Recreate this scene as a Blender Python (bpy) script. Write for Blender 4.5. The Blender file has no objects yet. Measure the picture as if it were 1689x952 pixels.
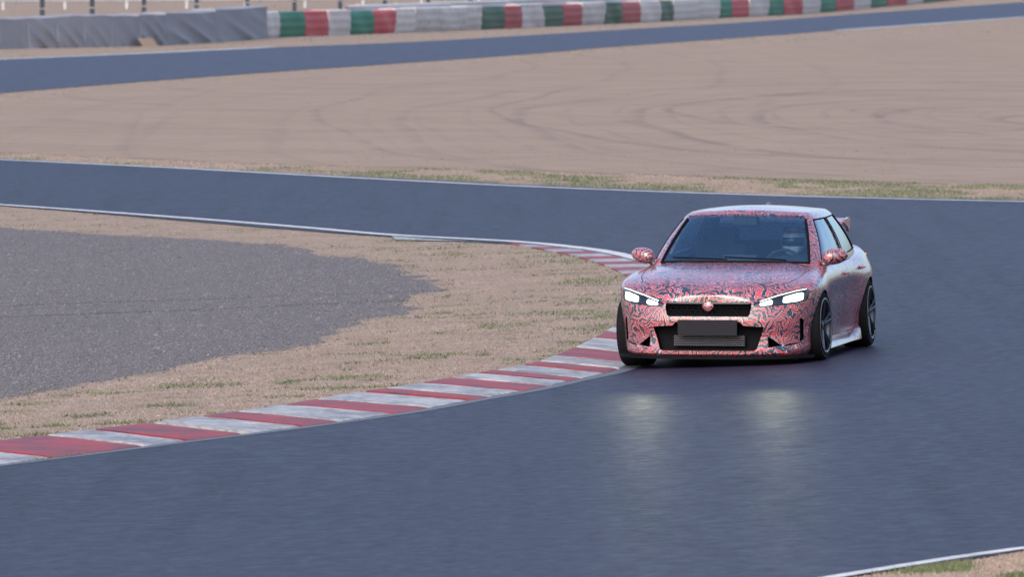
import bpy, bmesh, math, random
import numpy as np
from mathutils import Vector, Matrix, Euler

random.seed(7); rng = np.random.default_rng(7)
sc = bpy.context.scene
col = sc.collection
R = math.radians

# ------------------------------------------------------------------ camera
F = 16000.0                       # focal length in photo pixels (1689 wide)
CAMH = 3.88
TH = math.atan(555 / F)           # pitch down
cd = bpy.data.cameras.new('camera'); cam = bpy.data.objects.new('camera', cd); col.objects.link(cam)
cd.sensor_fit = 'HORIZONTAL'; cd.sensor_width = 36; cd.lens = F / 1689 * 36
cd.clip_start = 1; cd.clip_end = 20000
cam.location = (0, 0, CAMH); cam.rotation_euler = (math.pi / 2 - TH, 0, 0)
cd.dof.use_dof = True; cd.dof.focus_distance = 91; cd.dof.aperture_fstop = 9
sc.camera = cam
# ------------------------------------------------------------------ sky, sun, exposure
SUN_EL, SUN_AZ = R(38), R(200)     # azimuth measured clockwise from +Y
w = bpy.data.worlds.new('World'); sc.world = w; w.use_nodes = True
nt = w.node_tree; bg = nt.nodes['Background']
sky = nt.nodes.new('ShaderNodeTexSky'); sky.sky_type = 'NISHITA'; sky.sun_disc = False
sky.sun_elevation = SUN_EL; sky.sun_rotation = SUN_AZ
sky.air_density = 1.0; sky.dust_density = 4.0; sky.ozone_density = 2.0
nt.links.new(sky.outputs[0], bg.inputs[0]); bg.inputs[1].default_value = 0.13
sl = bpy.data.lights.new('sun', 'SUN'); sl.energy = 0.5; sl.angle = R(40); sl.color = (1, .95, .9)
so = bpy.data.objects.new('sun', sl); col.objects.link(so)
sd = Vector((math.sin(SUN_AZ) * math.cos(SUN_EL), math.cos(SUN_AZ) * math.cos(SUN_EL), math.sin(SUN_EL)))
so.rotation_euler = (-sd).to_track_quat('-Z', 'Y').to_euler()
so.location = (0, 0, 60)
sc.view_settings.view_transform = 'Standard'; sc.view_settings.look = 'None'
sc.view_settings.exposure = 1.3; sc.view_settings.gamma = 1
sc.render.engine = 'CYCLES'
sc.cycles.max_bounces = 8; sc.cycles.transparent_max_bounces = 12

# ------------------------------------------------------------------ helpers
def sm(a, b, x):
    t = np.clip((np.asarray(x, float) - a) / (b - a), 0, 1); return t * t * (3 - 2 * t)
def H(x, y):
    """banked corner: the ground tilts down to the inside of the bend, level far away"""
    return 0.038 * np.clip(x, -14, 14) * (1 - sm(112, 170, y))
def px(u, v, dz=0.0):
    d = np.array([(u - 844.5) / F, 0, 0.]) + np.array([0, math.cos(TH), -math.sin(TH)]) + (476 - v) / F * np.array([0, math.sin(TH), math.cos(TH)])
    z = 0.0
    for _ in range(12):
        t = (z - CAMH) / d[2]; z = float(H(t * d[0], t * d[1])) + dz
    t = (z - CAMH) / d[2]
    return np.array([t * d[0], t * d[1]])
def catmull(P, m, closed=False):
    P = [np.array(p, float) for p in P]; n = len(P); out = []
    for i in range(n if closed else n - 1):
        p1, p2 = P[i], P[(i + 1) % n]
        p0 = P[i - 1] if (closed or i > 0) else 2 * p1 - p2
        p3 = P[(i + 2) % n] if (closed or i + 2 < n) else 2 * p2 - p1
        a = max(np.linalg.norm(p1 - p0), 1e-6) ** .5; b = max(np.linalg.norm(p2 - p1), 1e-6) ** .5; c = max(np.linalg.norm(p3 - p2), 1e-6) ** .5
        for k in range(m):
            t = a + b * k / m
            A1 = (a - t) / a * p0 + t / a * p1; A2 = (a + b - t) / b * p1 + (t - a) / b * p2; A3 = (a + b + c - t) / c * p2 + (t - a - b) / c * p3
            B1 = (a + b - t) / (a + b) * A1 + t / (a + b) * A2; B2 = (a + b + c - t) / (b + c) * A2 + (t - a) / (b + c) * A3
            out.append((a + b - t) / b * B1 + (t - a) / b * B2)
    if not closed: out.append(P[-1])
    return np.array(out)
def resample(P, step):
    s = np.concatenate([[0], np.cumsum(np.linalg.norm(np.diff(P, axis=0), axis=1))])
    n = max(2, int(s[-1] / step) + 1); q = np.linspace(0, s[-1], n)
    return np.stack([np.interp(q, s, P[:, k]) for k in range(P.shape[1])], 1), q
def normals2(P):
    t = np.gradient(P, axis=0); t /= np.linalg.norm(t, axis=1)[:, None] + 1e-9
    return np.stack([t[:, 1], -t[:, 0]], 1)        # right-hand normal
def mesh(name, V, Fc, mats=None, parent=None, smooth=None, label=None, cat=None, group=None, kind=None, mi=None):
    me = bpy.data.meshes.new(name)
    me.from_pydata([tuple(map(float, v)) for v in V], [], [tuple(map(int, f)) for f in Fc]); me.update()
    return wrapobj(name, me, mats, parent, smooth, label, cat, group, kind, mi)
def wrapobj(name, me, mats=None, parent=None, smooth=None, label=None, cat=None, group=None, kind=None, mi=None):
    if mats is not None:
        for m in (mats if isinstance(mats, (list, tuple)) else [mats]): me.materials.append(m)
    if mi is not None: me.polygons.foreach_set('material_index', mi)
    if smooth is not None: shade(me, smooth)
    o = bpy.data.objects.new(name, me); col.objects.link(o); o.parent = parent
    tag(o, label, cat, group, kind); return o
def tag(o, label=None, cat=None, group=None, kind=None):
    for k, v in (('label', label), ('category', cat), ('group', group), ('kind', kind)):
        if v: o[k] = v
    return o
def shade(me, ang):
    me.polygons.foreach_set('use_smooth', [True] * len(me.polygons))
    me.set_sharp_from_angle(angle=R(ang)); me.update()
def empty(name, loc, label=None, cat=None, group=None):
    o = bpy.data.objects.new(name, None); o.empty_display_size = .2; o.location = loc; col.objects.link(o)
    return tag(o, label, cat, group)
def fromtris(name, V, T, mat, parent=None, kind=None, label=None, cat=None, colr=None):
    me = bpy.data.meshes.new(name); n, t = len(V), len(T)
    me.vertices.add(n); me.vertices.foreach_set('co', np.asarray(V, np.float32).ravel())
    me.loops.add(3 * t); me.loops.foreach_set('vertex_index', np.asarray(T, np.int32).ravel())
    me.polygons.add(t); me.polygons.foreach_set('loop_start', np.arange(0, 3 * t, 3, dtype=np.int32))
    me.update(calc_edges=True)
    if colr is not None:
        a = me.attributes.new('tone', 'FLOAT', 'POINT'); a.data.foreach_set('value', np.asarray(colr, np.float32))
    return wrapobj(name, me, mat, parent, None, label, cat, None, kind)
def box_vf(x0, x1, y0, y1, z0, z1):
    V = [(x, y, z) for x in (x0, x1) for y in (y0, y1) for z in (z0, z1)]
    return V, [(0, 1, 3, 2), (4, 6, 7, 5), (0, 4, 5, 1), (2, 3, 7, 6), (0, 2, 6, 4), (1, 5, 7, 3)]
class MB:
    def __init__(s): s.V = []; s.F = []
    def add(s, V, Fc):
        b = len(s.V); s.V += [tuple(map(float, v)) for v in V]; s.F += [tuple(i + b for i in f) for f in Fc]; return s
    def box(s, *a): return s.add(*box_vf(*a))
    def prism(s, poly, ax, a, b):
        poly = list(poly); n = len(poly)
        ar = sum(poly[i][0] * poly[(i + 1) % n][1] - poly[(i + 1) % n][0] * poly[i][1] for i in range(n))
        if ar < 0: poly = poly[::-1]
        def p(q, h):
            return {'x': (h, q[0], q[1]), 'y': (q[0], h, q[1]), 'z': (q[0], q[1], h)}[ax]
        V = [p(q, a) for q in poly] + [p(q, b) for q in poly]
        Fc = [tuple(range(n - 1, -1, -1)), tuple(range(n, 2 * n))] + [(i, (i + 1) % n, n + (i + 1) % n, n + i) for i in range(n)]
        if ax == 'y': Fc = [f[::-1] for f in Fc]
        return s.add(V, Fc)
    def tube(s, P, r, k=8, caps=True):
        P = [Vector(p) for p in P]; rs = r if hasattr(r, '__len__') else [r] * len(P); rings = []
        for i, p in enumerate(P):
            d = (P[min(i + 1, len(P) - 1)] - P[max(i - 1, 0)]).normalized()
            a = d.cross(Vector((0, 0, 1)) if abs(d.z) < .95 else Vector((1, 0, 0))).normalized(); b = d.cross(a)
            rings.append([p + (a * math.cos(2 * math.pi * j / k) + b * math.sin(2 * math.pi * j / k)) * rs[i] for j in range(k)])
        V = [v for rr in rings for v in rr]; Fc = []
        for i in range(len(P) - 1):
            for j in range(k): Fc.append((i * k + j, i * k + (j + 1) % k, (i + 1) * k + (j + 1) % k, (i + 1) * k + j))
        if caps: Fc += [tuple(range(k - 1, -1, -1)), tuple((len(P) - 1) * k + j for j in range(k))]
        return s.add(V, Fc)
    def lathe_y(s, prof, k=48, c=(0, 0, 0), closed=True):
        """profile of (radius, y) turned about the y axis"""
        n = len(prof); V = []; Fc = []
        for i in range(k):
            a = 2 * math.pi * i / k
            for (r, y) in prof: V.append((c[0] + r * math.cos(a), c[1] + y, c[2] + r * math.sin(a)))
        for i in range(k):
            j = (i + 1) % k
            for q in range(n if closed else n - 1):
                e = (q + 1) % n; Fc.append((i * n + q, i * n + e, j * n + e, j * n + q))
        return s.add(V, Fc)
    def build(s, name, mats, parent=None, smooth=30, **k): return mesh(name, s.V, s.F, mats, parent, smooth, **k)

# ------------------------------------------------------------------ materials
class NT:
    def __init__(s, name):
        s.m = bpy.data.materials.new(name); s.m.use_nodes = True; s.t = s.m.node_tree
        s.b = s.t.nodes['Principled BSDF']; s.o = s.t.nodes['Material Output']
    def n(s, typ, **kw):
        nd = s.t.nodes.new('ShaderNode' + typ)
        for k, v in kw.items():
            if k.startswith('i_'):
                nm = k[2:].replace('_', ' ')
                nd.inputs[nm].default_value = v
            else: setattr(nd, k, v)
        return nd
    def l(s, a, b): s.t.links.new(a, b)
    def coords(s, scale=(1, 1, 1), kind='Object', rot=(0, 0, 0)):
        tc = s.n('TexCoord'); mp = s.n('Mapping'); mp.inputs['Scale'].default_value = scale; mp.inputs['Rotation'].default_value = rot
        s.l(tc.outputs[kind], mp.inputs[0]); return mp.outputs[0]
    def noise(s, vec, scale, detail=3, rough=.55, dist=0):
        nd = s.n('TexNoise', i_Scale=scale, i_Detail=detail, i_Roughness=rough, i_Distortion=dist); s.l(vec, nd.inputs['Vector']); return nd.outputs[0]
    def ramp(s, fac, stops, interp='LINEAR'):
        r = s.n('ValToRGB'); r.color_ramp.interpolation = interp; e = r.color_ramp.elements
        while len(e) < len(stops): e.new(.5)
        for q, (p, c) in zip(e, stops):
            q.position = p; q.color = (c, c, c, 1) if not hasattr(c, '__len__') else (*c, 1)
        s.l(fac, r.inputs[0]); return r.outputs[0]
    def mix(s, fac, a, b, mode='MIX'):
        nd = s.n('Mix', data_type='RGBA', blend_type=mode)
        for sock, v in ((nd.inputs[0], fac), (nd.inputs[6], a), (nd.inputs[7], b)):
            if hasattr(v, 'is_output'): s.l(v, sock)
            elif hasattr(v, '__len__'): sock.default_value = (*v, 1)
            else: sock.default_value = v
        return nd.outputs[2]
    def math(s, op, a, b=0.0, c=None):
        nd = s.n('Math', operation=op)
        for i, v in enumerate((a, b) if c is None else (a, b, c)):
            if hasattr(v, 'is_output'): s.l(v, nd.inputs[i])
            else: nd.inputs[i].default_value = v
        return nd.outputs[0]
    def bump(s, h, st=.5, d=.01):
        nd = s.n('Bump', i_Strength=st, i_Distance=d); s.l(h, nd.inputs['Height']); s.l(nd.outputs[0], s.b.inputs['Normal'])
    def col(s, c):
        if hasattr(c, 'is_output'): s.l(c, s.b.inputs['Base Color'])
        else: s.b.inputs['Base Color'].default_value = (*c, 1)
        return s
    def p(s, **kw):
        for k, v in kw.items():
            i = s.b.inputs[k.replace('_', ' ')]
            if hasattr(v, 'is_output'): s.l(v, i)
            else: i.default_value = v
        return s
def simple(name, c, rough=.5, metal=0, var=.15, scale=20, **kw):
    t = NT(name); v = t.coords(); n = t.noise(v, scale, 4)
    t.col(t.mix(t.ramp(n, [(.3, 0), (.7, 1)]), [x * (1 - var) for x in c], [min(1, x * (1 + var)) for x in c]))
    t.p(Roughness=rough, Metallic=metal, **kw); return t.m
M = {}
def asphalt(name, a, b, k=1.0):
    t = NT(name); v = t.coords()
    big = t.noise(v, .35 * k, 4, .6); mid = t.noise(v, 6.5 * k, 5, .72); fine = t.noise(v, 38 * k, 3, .7)
    streak = t.noise(t.coords((3.0, .10, 1), rot=(0, 0, R(14))), .8, 4, .6)
    c = t.mix(t.ramp(mid, [(.34, 0), (.66, 1)]), a, b)
    c = t.mix(t.math('MULTIPLY', t.ramp(big, [(.35, 0), (.68, 1)]), .5), c, [b[0] * 1.10, b[1] * 1.12, b[2] * 1.10])
    c = t.mix(t.math('MULTIPLY', t.ramp(streak, [(.50, 0), (.66, 1)]), .65), c, [x * .62 for x in a])
    c = t.mix(t.math('MULTIPLY', t.ramp(fine, [(.48, 0), (.72, 1)]), .75), c, [b[0] * 1.75, b[1] * 1.6, b[2] * 1.5])
    c = t.mix(t.math('MULTIPLY', t.ramp(fine, [(.28, 1), (.46, 0)]), .55), c, [x * .55 for x in a])
    t.col(c); t.p(Roughness=t.ramp(mid, [(.3, .42), (.7, .58)]), Specular_IOR_Level=.14)
    t.bump(t.math('ADD', t.noise(v, 70, 2, .7), t.math('MULTIPLY', mid, 1.5)), .6, .008); return t.m
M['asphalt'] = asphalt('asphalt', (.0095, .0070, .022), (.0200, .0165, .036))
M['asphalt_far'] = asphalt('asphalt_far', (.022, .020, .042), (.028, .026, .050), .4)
def drygrass():
    t = NT('dry_grass'); v = t.coords()
    n1 = t.noise(v, .5, 5, .6); n2 = t.noise(v, 2.2, 6, .68); n3 = t.noise(v, 11, 4, .65)
    c = t.mix(t.ramp(n2, [(.3, 0), (.7, 1)]), (0.2092, 0.1584, 0.1253), (0.2929, 0.2288, 0.1900))
    c = t.mix(t.math('MULTIPLY', t.ramp(n3, [(.5, 0), (.68, 1)]), .55), c, (0.1554, 0.1188, 0.0924))
    c = t.mix(t.math('MULTIPLY', t.ramp(n3, [(.30, 1), (.44, 0)]), .4), c, (0.3467, 0.2750, 0.2208))
    c = t.mix(t.math('MULTIPLY', t.ramp(n1, [(.56, 0), (.70, 1)]), .30), c, (0.1435, 0.1320, 0.0770))
    t.col(c); t.p(Roughness=.95, Specular_IOR_Level=.1); t.bump(n3, .8, .03); return t.m
M['ground'] = drygrass()
def dirt():
    t = NT('runoff_dirt'); v = t.coords()
    n1 = t.noise(v, .16, 5, .62); n2 = t.noise(v, .7, 6, .66); n3 = t.noise(v, 5, 4, .6)
    c = t.mix(t.ramp(n2, [(.28, 0), (.72, 1)]), (0.2047, 0.1558, 0.1248), (0.2737, 0.2099, 0.1690))
    c = t.mix(t.math('MULTIPLY', t.ramp(n1, [(.42, 0), (.64, 1)]), .5), c, (0.2875, 0.2205, 0.1728))
    c = t.mix(t.math('MULTIPLY', t.ramp(n3, [(.5, 0), (.7, 1)]), .35), c, (0.1782, 0.1357, 0.1075))
    c = t.mix(t.math('MULTIPLY', t.ramp(n2, [(.60, 0), (.74, 1)]), .4), c, (0.1840, 0.1399, 0.1008))
    # long curved tyre marks left by vehicles that circled on the dirt
    for (cx, cy, ay, fr, off, wd, am) in ((12.6, 224, .19, .36, .15, .09, .80), (13.5, 228, .20, .83, .0, .10, .5), (-4.0, 330, .12, .31, .2, .06, .5), (9.0, 238, .17, .23, .6, .035, .85)):
        tc = t.n('TexCoord'); mp = t.n('Mapping'); mp.inputs['Location'].default_value = (-cx, -cy * ay, 0); mp.inputs['Scale'].default_value = (1, ay, 0)
        t.l(tc.outputs['Object'], mp.inputs[0])
        ln = t.n('VectorMath', operation='LENGTH'); t.l(mp.outputs[0], ln.inputs[0])
        wob = t.math('MULTIPLY_ADD', t.noise(v, .03, 1.0), 2.2, t.math('MULTIPLY_ADD', n2, .12, ln.outputs['Value']))
        f = t.math('FRACT', t.math('MULTIPLY_ADD', wob, fr, off)); band = t.ramp(f, [(.0, 0), (wd * .5, 1), (wd, .8), (wd * 2.2, 0), (1, 0)])
        fade = t.n('MapRange'); t.l(ln.outputs['Value'], fade.inputs[0])
        for q, vv in enumerate((9, 20, 1, .25)): fade.inputs[q + 1].default_value = vv
        pat = t.math('MULTIPLY', t.math('MULTIPLY', band, fade.outputs[0]), t.ramp(t.noise(v, .22, 4, .6), [(.36, 0), (.54, 1)]))
        c = t.mix(t.math('MULTIPLY', pat, am * .62), c, (.125, .103, .092))
    t.col(c); t.p(Roughness=.95, Specular_IOR_Level=.1); t.bump(n3, .6, .05); return t.m
M['dirt'] = dirt()
def gravel():
    t = NT('gravel'); v = t.coords()
    vo = t.n('TexVoronoi', i_Scale=26.0); t.l(v, vo.inputs['Vector']); n1 = t.noise(v, 1.2, 5, .6)
    c = t.mix(t.n('RGB').outputs[0], (0, 0, 0), (0, 0, 0))
    sep = t.n('SeparateColor'); t.l(vo.outputs['Color'], sep.inputs[0])
    c = t.ramp(sep.outputs[0], [(0, (.095, .088, .096)), (.5, (.128, .119, .128)), (1, (.175, .164, .174))])
    c = t.mix(t.math('MULTIPLY', t.ramp(n1, [(.35, 0), (.7, 1)]), .35), c, (.10, .094, .105))
    # two faint ruts where a car ploughed across the bed
    tc = t.n('TexCoord'); sx = t.n('SeparateXYZ'); t.l(tc.outputs['Object'], sx.inputs[0])
    nz = t.noise(t.coords((.6, .6, 1)), 1.0, 3)
    for (y0, k, wd, am) in ((112.1, .12, .16, .8), (109.6, -.12, .16, .8), (109.0, .05, .12, .5)):
        yy = t.math('ADD', t.math('MULTIPLY_ADD', sx.outputs[0], k, sx.outputs[1]), t.math('MULTIPLY', t.math('SUBTRACT', nz, .5), 1.6))
        d = t.math('ABSOLUTE', t.math('SUBTRACT', yy, y0))
        c = t.mix(t.math('MULTIPLY', t.ramp(d, [(0, 1), (wd * .6, 1), (wd * 1.6, 0)]), am * .8), c, (.055, .048, .048))
    t.col(c); t.p(Roughness=.9, Specular_IOR_Level=.25); t.bump(vo.outputs['Distance'], 1.0, .03); return t.m
M['gravel'] = gravel()
def stone():
    t = NT('gravel_stone'); a = t.n('Attribute', attribute_name='tone')
    t.col(t.ramp(a.outputs['Fac'], [(0, (.075, .070, .077)), (.5, (.130, .121, .130)), (1, (.24, .225, .235))])); t.p(Roughness=.85); return t.m
M['stone'] = stone()
def blade(name, stops):
    t = NT(name); a = t.n('Attribute', attribute_name='tone'); t.col(t.ramp(a.outputs['Fac'], stops)); t.p(Roughness=.8, Specular_IOR_Level=.2); return t.m
M['blade_dry'] = blade('dry_blade', [(0, (0.1793, 0.1364, 0.1079)), (.5, (0.2726, 0.2123, 0.1746)), (1, (0.3766, 0.3058, 0.2588))])
M['blade_green'] = blade('green_blade', [(0, (.045, .075, .032)), (.5, (.085, .118, .052)), (1, (.17, .17, .10))])
def paint(name, c, dirt, amt, scale=6, rough=.6, lo=.5, hi=.68):
    t = NT(name); v = t.coords(); n = t.noise(v, scale, 6, .68); n2 = t.noise(v, scale * 6, 3, .6)
    k = t.math('MULTIPLY_ADD', n2, .35, t.math('MULTIPLY', n, .75))
    t.col(t.mix(t.math('MULTIPLY', t.ramp(k, [(lo, 0), (hi, 1)]), amt), c, dirt)); t.p(Roughness=rough); t.bump(n2, .3, .005); return t.m
M['line'] = paint('line_paint', (.50, .50, .51), (.22, .22, .24), .6, 3)
M['kerb_red'] = paint('kerb_red', (.27, .024, .030), (.10, .03, .04), .95, 2.2, .6, .44, .66)
M['kerb_white'] = paint('kerb_white', (.36, .35, .36), (.13, .13, .15), .95, 2.2, .6, .44, .64)
M['gutter'] = paint('gutter_concrete', (.085, .088, .105), (.055, .06, .075), .8, 3)
M['belt_white'] = paint('belt_white', (.50, .46, .45), (.34, .30, .295), .6, 2.4)
M['belt_white_worn'] = paint('belt_white_worn', (.47, .43, .42), (.22, .205, .205), .75, 3.2)
M['belt_red'] = paint('belt_red', (.42, .048, .062), (.36, .10, .11), .6, 2.4)
M['belt_red_worn'] = paint('belt_red_worn', (.38, .045, .055), (.10, .07, .075), .8, 3)
M['belt_green'] = paint('belt_green', (.009, .135, .08), (.035, .165, .115), .6, 2.4)
M['belt_green_worn'] = paint('belt_green_worn', (.012, .095, .058), (.11, .065, .065), .85, 3)
M['tarp'] = paint('grey_tarpaulin', (.215, .215, .245), (.165, .166, .195), .5, 1.5, .65)
M['rail_white'] = paint('white_rail', (.55, .55, .57), (.40, .40, .42), .5, 2)
M['post'] = simple('fence_post_navy', (.010, .017, .032), .6)
M['clamp'] = simple('clamp_steel', (.35, .36, .38), .4, .6)
M['ply'] = paint('plywood', (.34, .21, .11), (.24, .15, .085), .6, 4)
M['tyre_black'] = simple('old_tyre', (.02, .02, .021), .8)

# ------------------------------------------------------------------ ground
def sheet(name, xs, ys, dz, mat, kind='structure'):
    X, Y = np.meshgrid(xs, ys); Z = H(X, Y) + dz
    V = np.stack([X.ravel(), Y.ravel(), Z.ravel()], 1); nx = len(xs)
    Fc = [(j * nx + i, j * nx + i + 1, (j + 1) * nx + i + 1, (j + 1) * nx + i) for j in range(len(ys) - 1) for i in range(nx - 1)]
    return mesh(name, V, Fc, mat, smooth=60, kind=kind)
xs = np.concatenate([[-6000, -2000, -700, -250, -100, -50, -25], np.arange(-14, 15, 2.0), [25, 50, 100, 250, 700, 2000, 6000]])
ys = np.concatenate([[-500, -100, 0, 30], np.arange(45, 180, 2.0), [185, 200, 230, 270, 320, 400, 500, 700, 1000, 2000, 4000, 9000]])
sheet('ground', xs, ys, -.012, M['ground'])

def patch(name, A, B, dz, mat, m=8, cross=10, kind='structure', parent=None):
    """surface between two edge lines given as world points, following the terrain"""
    a = catmull(A, m); b = catmull(B, m); V = []; Fc = []
    for i in range(len(a)):
        for k in range(cross + 1):
            q = a[i] + (b[i] - a[i]) * k / cross; V.append((q[0], q[1], float(H(q[0], q[1])) + dz))
    n = cross + 1
    for i in range(len(a) - 1):
        for k in range(cross): Fc.append((i * n + k, i * n + k + 1, (i + 1) * n + k + 1, (i + 1) * n + k))
    # keep normals up
    v0, v1, v2 = (np.array(V[j]) for j in Fc[len(Fc) // 2][:3])
    if np.cross(v1 - v0, v2 - v0)[2] < 0: Fc = [f[::-1] for f in Fc]
    return mesh(name, V, Fc, mat, parent, 60, kind=kind)
pairs = [((-400, 316), (-400, 242)), ((0, 339), (0, 261)), ((640, 390), (500, 286)), ((950, 410), (1200, 318)), ((1060, 431), (1900, 335)),
         ((1110, 452), (10.9, 127)), ((1130, 480), (11.5, 112)), ((1128, 515), (11.2, 100)), ((1095, 562), (9.8, 88)), ((1014, 612), (7.6, 77)),
         ((871, 645), (5.2, 68.5)), ((661, 683), (1689, 907)), ((304, 730), (1475, 940)), ((0, 769), (1100, 1000)), ((-500, 826), (500, 1080))]
WORLD = {5, 6, 7, 8, 9, 10}
INNER = [px(*p[0]) for p in pairs]
OUTER = [np.array(p[1], float) if i in WORLD else px(*p[1]) for i, p in enumerate(pairs)]
patch('road', INNER, OUTER, .0, M['asphalt'], 10, 14)
inner_c = catmull(INNER, 30); outer_c = catmull(OUTER, 30)
FL = [(-300, 182), (0, 153), (400, 121.5), (713, 100), (870, 88.5), (999, 77.5), (1220, 61.5), (1373, 50), (1689, 27), (2000, 6)]
FU = [(-300, 108), (0, 96), (220, 87), (420, 78.5), (644, 70), (870, 57.5), (1050, 46.5), (1220, 36.5), (1436, 20.5), (1800, -5)]
FLw = [px(*p) for p in FL]; FUw = [px(*p) for p in FU]
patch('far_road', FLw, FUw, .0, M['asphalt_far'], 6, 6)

def ragged(P, amp, sc_, seed=0):
    P, q = resample(P, .3); n = normals2(P); r = np.random.default_rng(seed)
    nz = sum(np.interp(q, np.arange(0, q[-1] + 20, L), r.normal(0, 1, int((q[-1] + 20) / L) + 2)[:len(np.arange(0, q[-1] + 20, L))]) * a for L, a in ((6 * sc_, 1), (2 * sc_, .6), (.8, .45), (.4, .35)))
    return P + n * (nz * amp)[:, None]
DL = [px(*p) for p in ((-300, 236), (0, 250), (300, 264), (560, 273), (800, 279), (1100, 288), (1400, 298), (1700, 305), (2000, 311))]
DU = [px(*p) for p in ((-300, 196), (0, 166), (400, 133), (700, 112), (870, 99), (1220, 74), (1450, 66), (1700, 52), (2000, 36))]
dl = catmull(DL, 40); du = catmull(DU, 40)
N = 420
def resn(P, n):
    s = np.concatenate([[0], np.cumsum(np.linalg.norm(np.diff(P, axis=0), axis=1))]); q = np.linspace(0, s[-1], n); return np.stack([np.interp(q, s, P[:, k]) for k in (0, 1)], 1)
dl, du = resn(dl, N), resn(du, N)
def ribbon2(name, a, b, dz, mat, cross=8, kind='structure', parent=None, za=0, zb=0, **kw):
    V = []; Fc = []; n = cross + 1
    for i in range(len(a)):
        for k in range(n):
            q = a[i] + (b[i] - a[i]) * k / cross; V.append((q[0], q[1], float(H(q[0], q[1])) + dz + za + (zb - za) * k / cross))
    for i in range(len(a) - 1):
        for k in range(cross): Fc.append((i * n + k, i * n + k + 1, (i + 1) * n + k + 1, (i + 1) * n + k))
    v0, v1, v2 = (np.array(V[j]) for j in Fc[len(Fc) // 2][:3])
    if np.cross(v1 - v0, v2 - v0)[2] < 0: Fc = [f[::-1] for f in Fc]
    return mesh(name, V, Fc, mat, parent, 60, kind=kind, **kw)
ribbon2('runoff_dirt', dl, du, -.006, M['dirt'], 10)

# gravel bed
GP = [(-500, 352), (0, 374), (200, 389), (400, 401), (560, 416), (640, 437), (702, 470), (690, 492), (640, 518), (560, 547), (440, 581), (330, 601), (180, 625), (60, 645), (0, 655), (-500, 730)]
gp = ragged(catmull([px(*p) for p in GP], 12), .16, .45, 3)
def fillpoly(name, P, dz, mat, kind='structure'):
    bm = bmesh.new(); vs = [bm.verts.new((p[0], p[1], 0)) for p in P]
    es = [bm.edges.new((vs[i], vs[(i + 1) % len(vs)])) for i in range(len(vs))]
    bmesh.ops.triangle_fill(bm, use_beauty=True, use_dissolve=False, edges=es)
    for x in np.arange(-20, 6, 1.5): bmesh.ops.bisect_plane(bm, geom=bm.verts[:] + bm.edges[:] + bm.faces[:], plane_co=(x, 0, 0), plane_no=(1, 0, 0))
    for y in np.arange(80, 175, 3): bmesh.ops.bisect_plane(bm, geom=bm.verts[:] + bm.edges[:] + bm.faces[:], plane_co=(0, y, 0), plane_no=(0, 1, 0))
    for v in bm.verts: v.co.z = float(H(v.co.x, v.co.y)) + dz
    bmesh.ops.recalc_face_normals(bm, faces=bm.faces[:])
    if sum(f.normal.z for f in bm.faces) < 0: bmesh.ops.reverse_faces(bm, faces=bm.faces[:])
    me = bpy.data.meshes.new(name); bm.to_mesh(me); bm.free(); return wrapobj(name, me, mat, None, 60, kind=kind)
fillpoly('gravel_bed', gp, -.0095, M['gravel'])

# white edge lines
def line(name, pts, wd, dz=.004, side=0):
    P, _ = resample(catmull([px(*p) if len(p) == 2 else np.array(p[:2]) for p in pts], 16), .7); n = normals2(P)
    return ribbon2(name, P - n * wd * (.5 - side / 2), P + n * wd * (.5 + side / 2), dz, M['line'], 1)
line('edge_line', [(-400, 243.5), (0, 263), (300, 277.5), (500, 288.5), (850, 306.5), (1200, 320), (1689, 332.5), (1900, 336.5)], .24)
line('edge_line', [(-400, 313.5), (0, 337.5), (300, 359), (500, 375), (640, 387), (850, 398.5), (950, 408), (1000, 415), (1050, 426), (1085, 438)], .19)
line('edge_line', [(1150, 991), (1362, 955), (1475, 936.5), (1580, 920), (1689, 905), (1800, 893)], .14)
line('edge_line', [(-300, 108.5), (0, 97), (220, 88), (450, 77)], .5)
line('edge_line', [(1380, 49.5), (1550, 37.5), (1689, 27.5), (1900, 13)], .5)

# kerb: alternating red and white concrete blocks, raised towards the grass
KI = [(850, 400.5), (950, 412), (1000, 420), (1060, 435), (1108, 456), (1127, 482), (1124, 515), (1091, 562), (1010, 612.5), (943, 628), (871, 644), (775, 661), (661, 681.5), (460, 709.5), (304, 728.5), (210, 740.5), (0, 767), (-300, 802), (-500, 824)]
kw_ = [.10, .36, .42, .48, .50, .50, .52, .60, .82, .95, 1.03] + [1.13] * 8
ki = catmull([np.array([*px(*p), q]) for p, q in zip(KI, kw_)], 24); ki, ks = resample(ki, .1)
kn = normals2(ki[:, :2])
if np.dot(kn[-1], (-1, 0)) < 0: kn = -kn
ko = ki[:, :2] + kn * ki[:, 2:3]
KZ = .085
def project(x, y, z):
    d = np.array([x, y, z - CAMH]); f = np.array([0, math.cos(TH), -math.sin(TH)]); u = np.array([0, math.sin(TH), math.cos(TH)]); q = d @ f
    return 844.5 + F * d[0] / q, 476 - F * (d @ u) / q
kop = np.array([project(p[0], p[1], float(H(p[0], p[1])) + KZ) for p in ko])
i0 = int(np.argmin(abs(ki[:, 1] - px(1000, 600)[1])))
cuts = []
for u in (1000, 982, 950, 918, 889, 864, 821, 789, 743, 700, 639, 600, 523, 475, 395, 332, 248, 162, 79):
    seg = kop[i0 - 60:]; cuts.append(ks[i0 - 60 + int(np.argmin(abs(seg[:, 0] - u)))])
cuts = sorted(cuts); step = 1.2
first = cuts[0]; pre = []
while first - step > 0: first -= step; pre.insert(0, first)
post = [cuts[-1] + 1.5 * (k + 1) for k in range(9)]
bounds = [0] + pre + cuts + [p for p in post if p < ks[-1]] + [ks[-1]]
kerb = empty('kerb', (0, 0, 0)); kerb['kind'] = 'structure'
white_from = 79  # block that begins at px 79 (towards px 162) is white
ref = bounds.index(cuts[-1])
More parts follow.
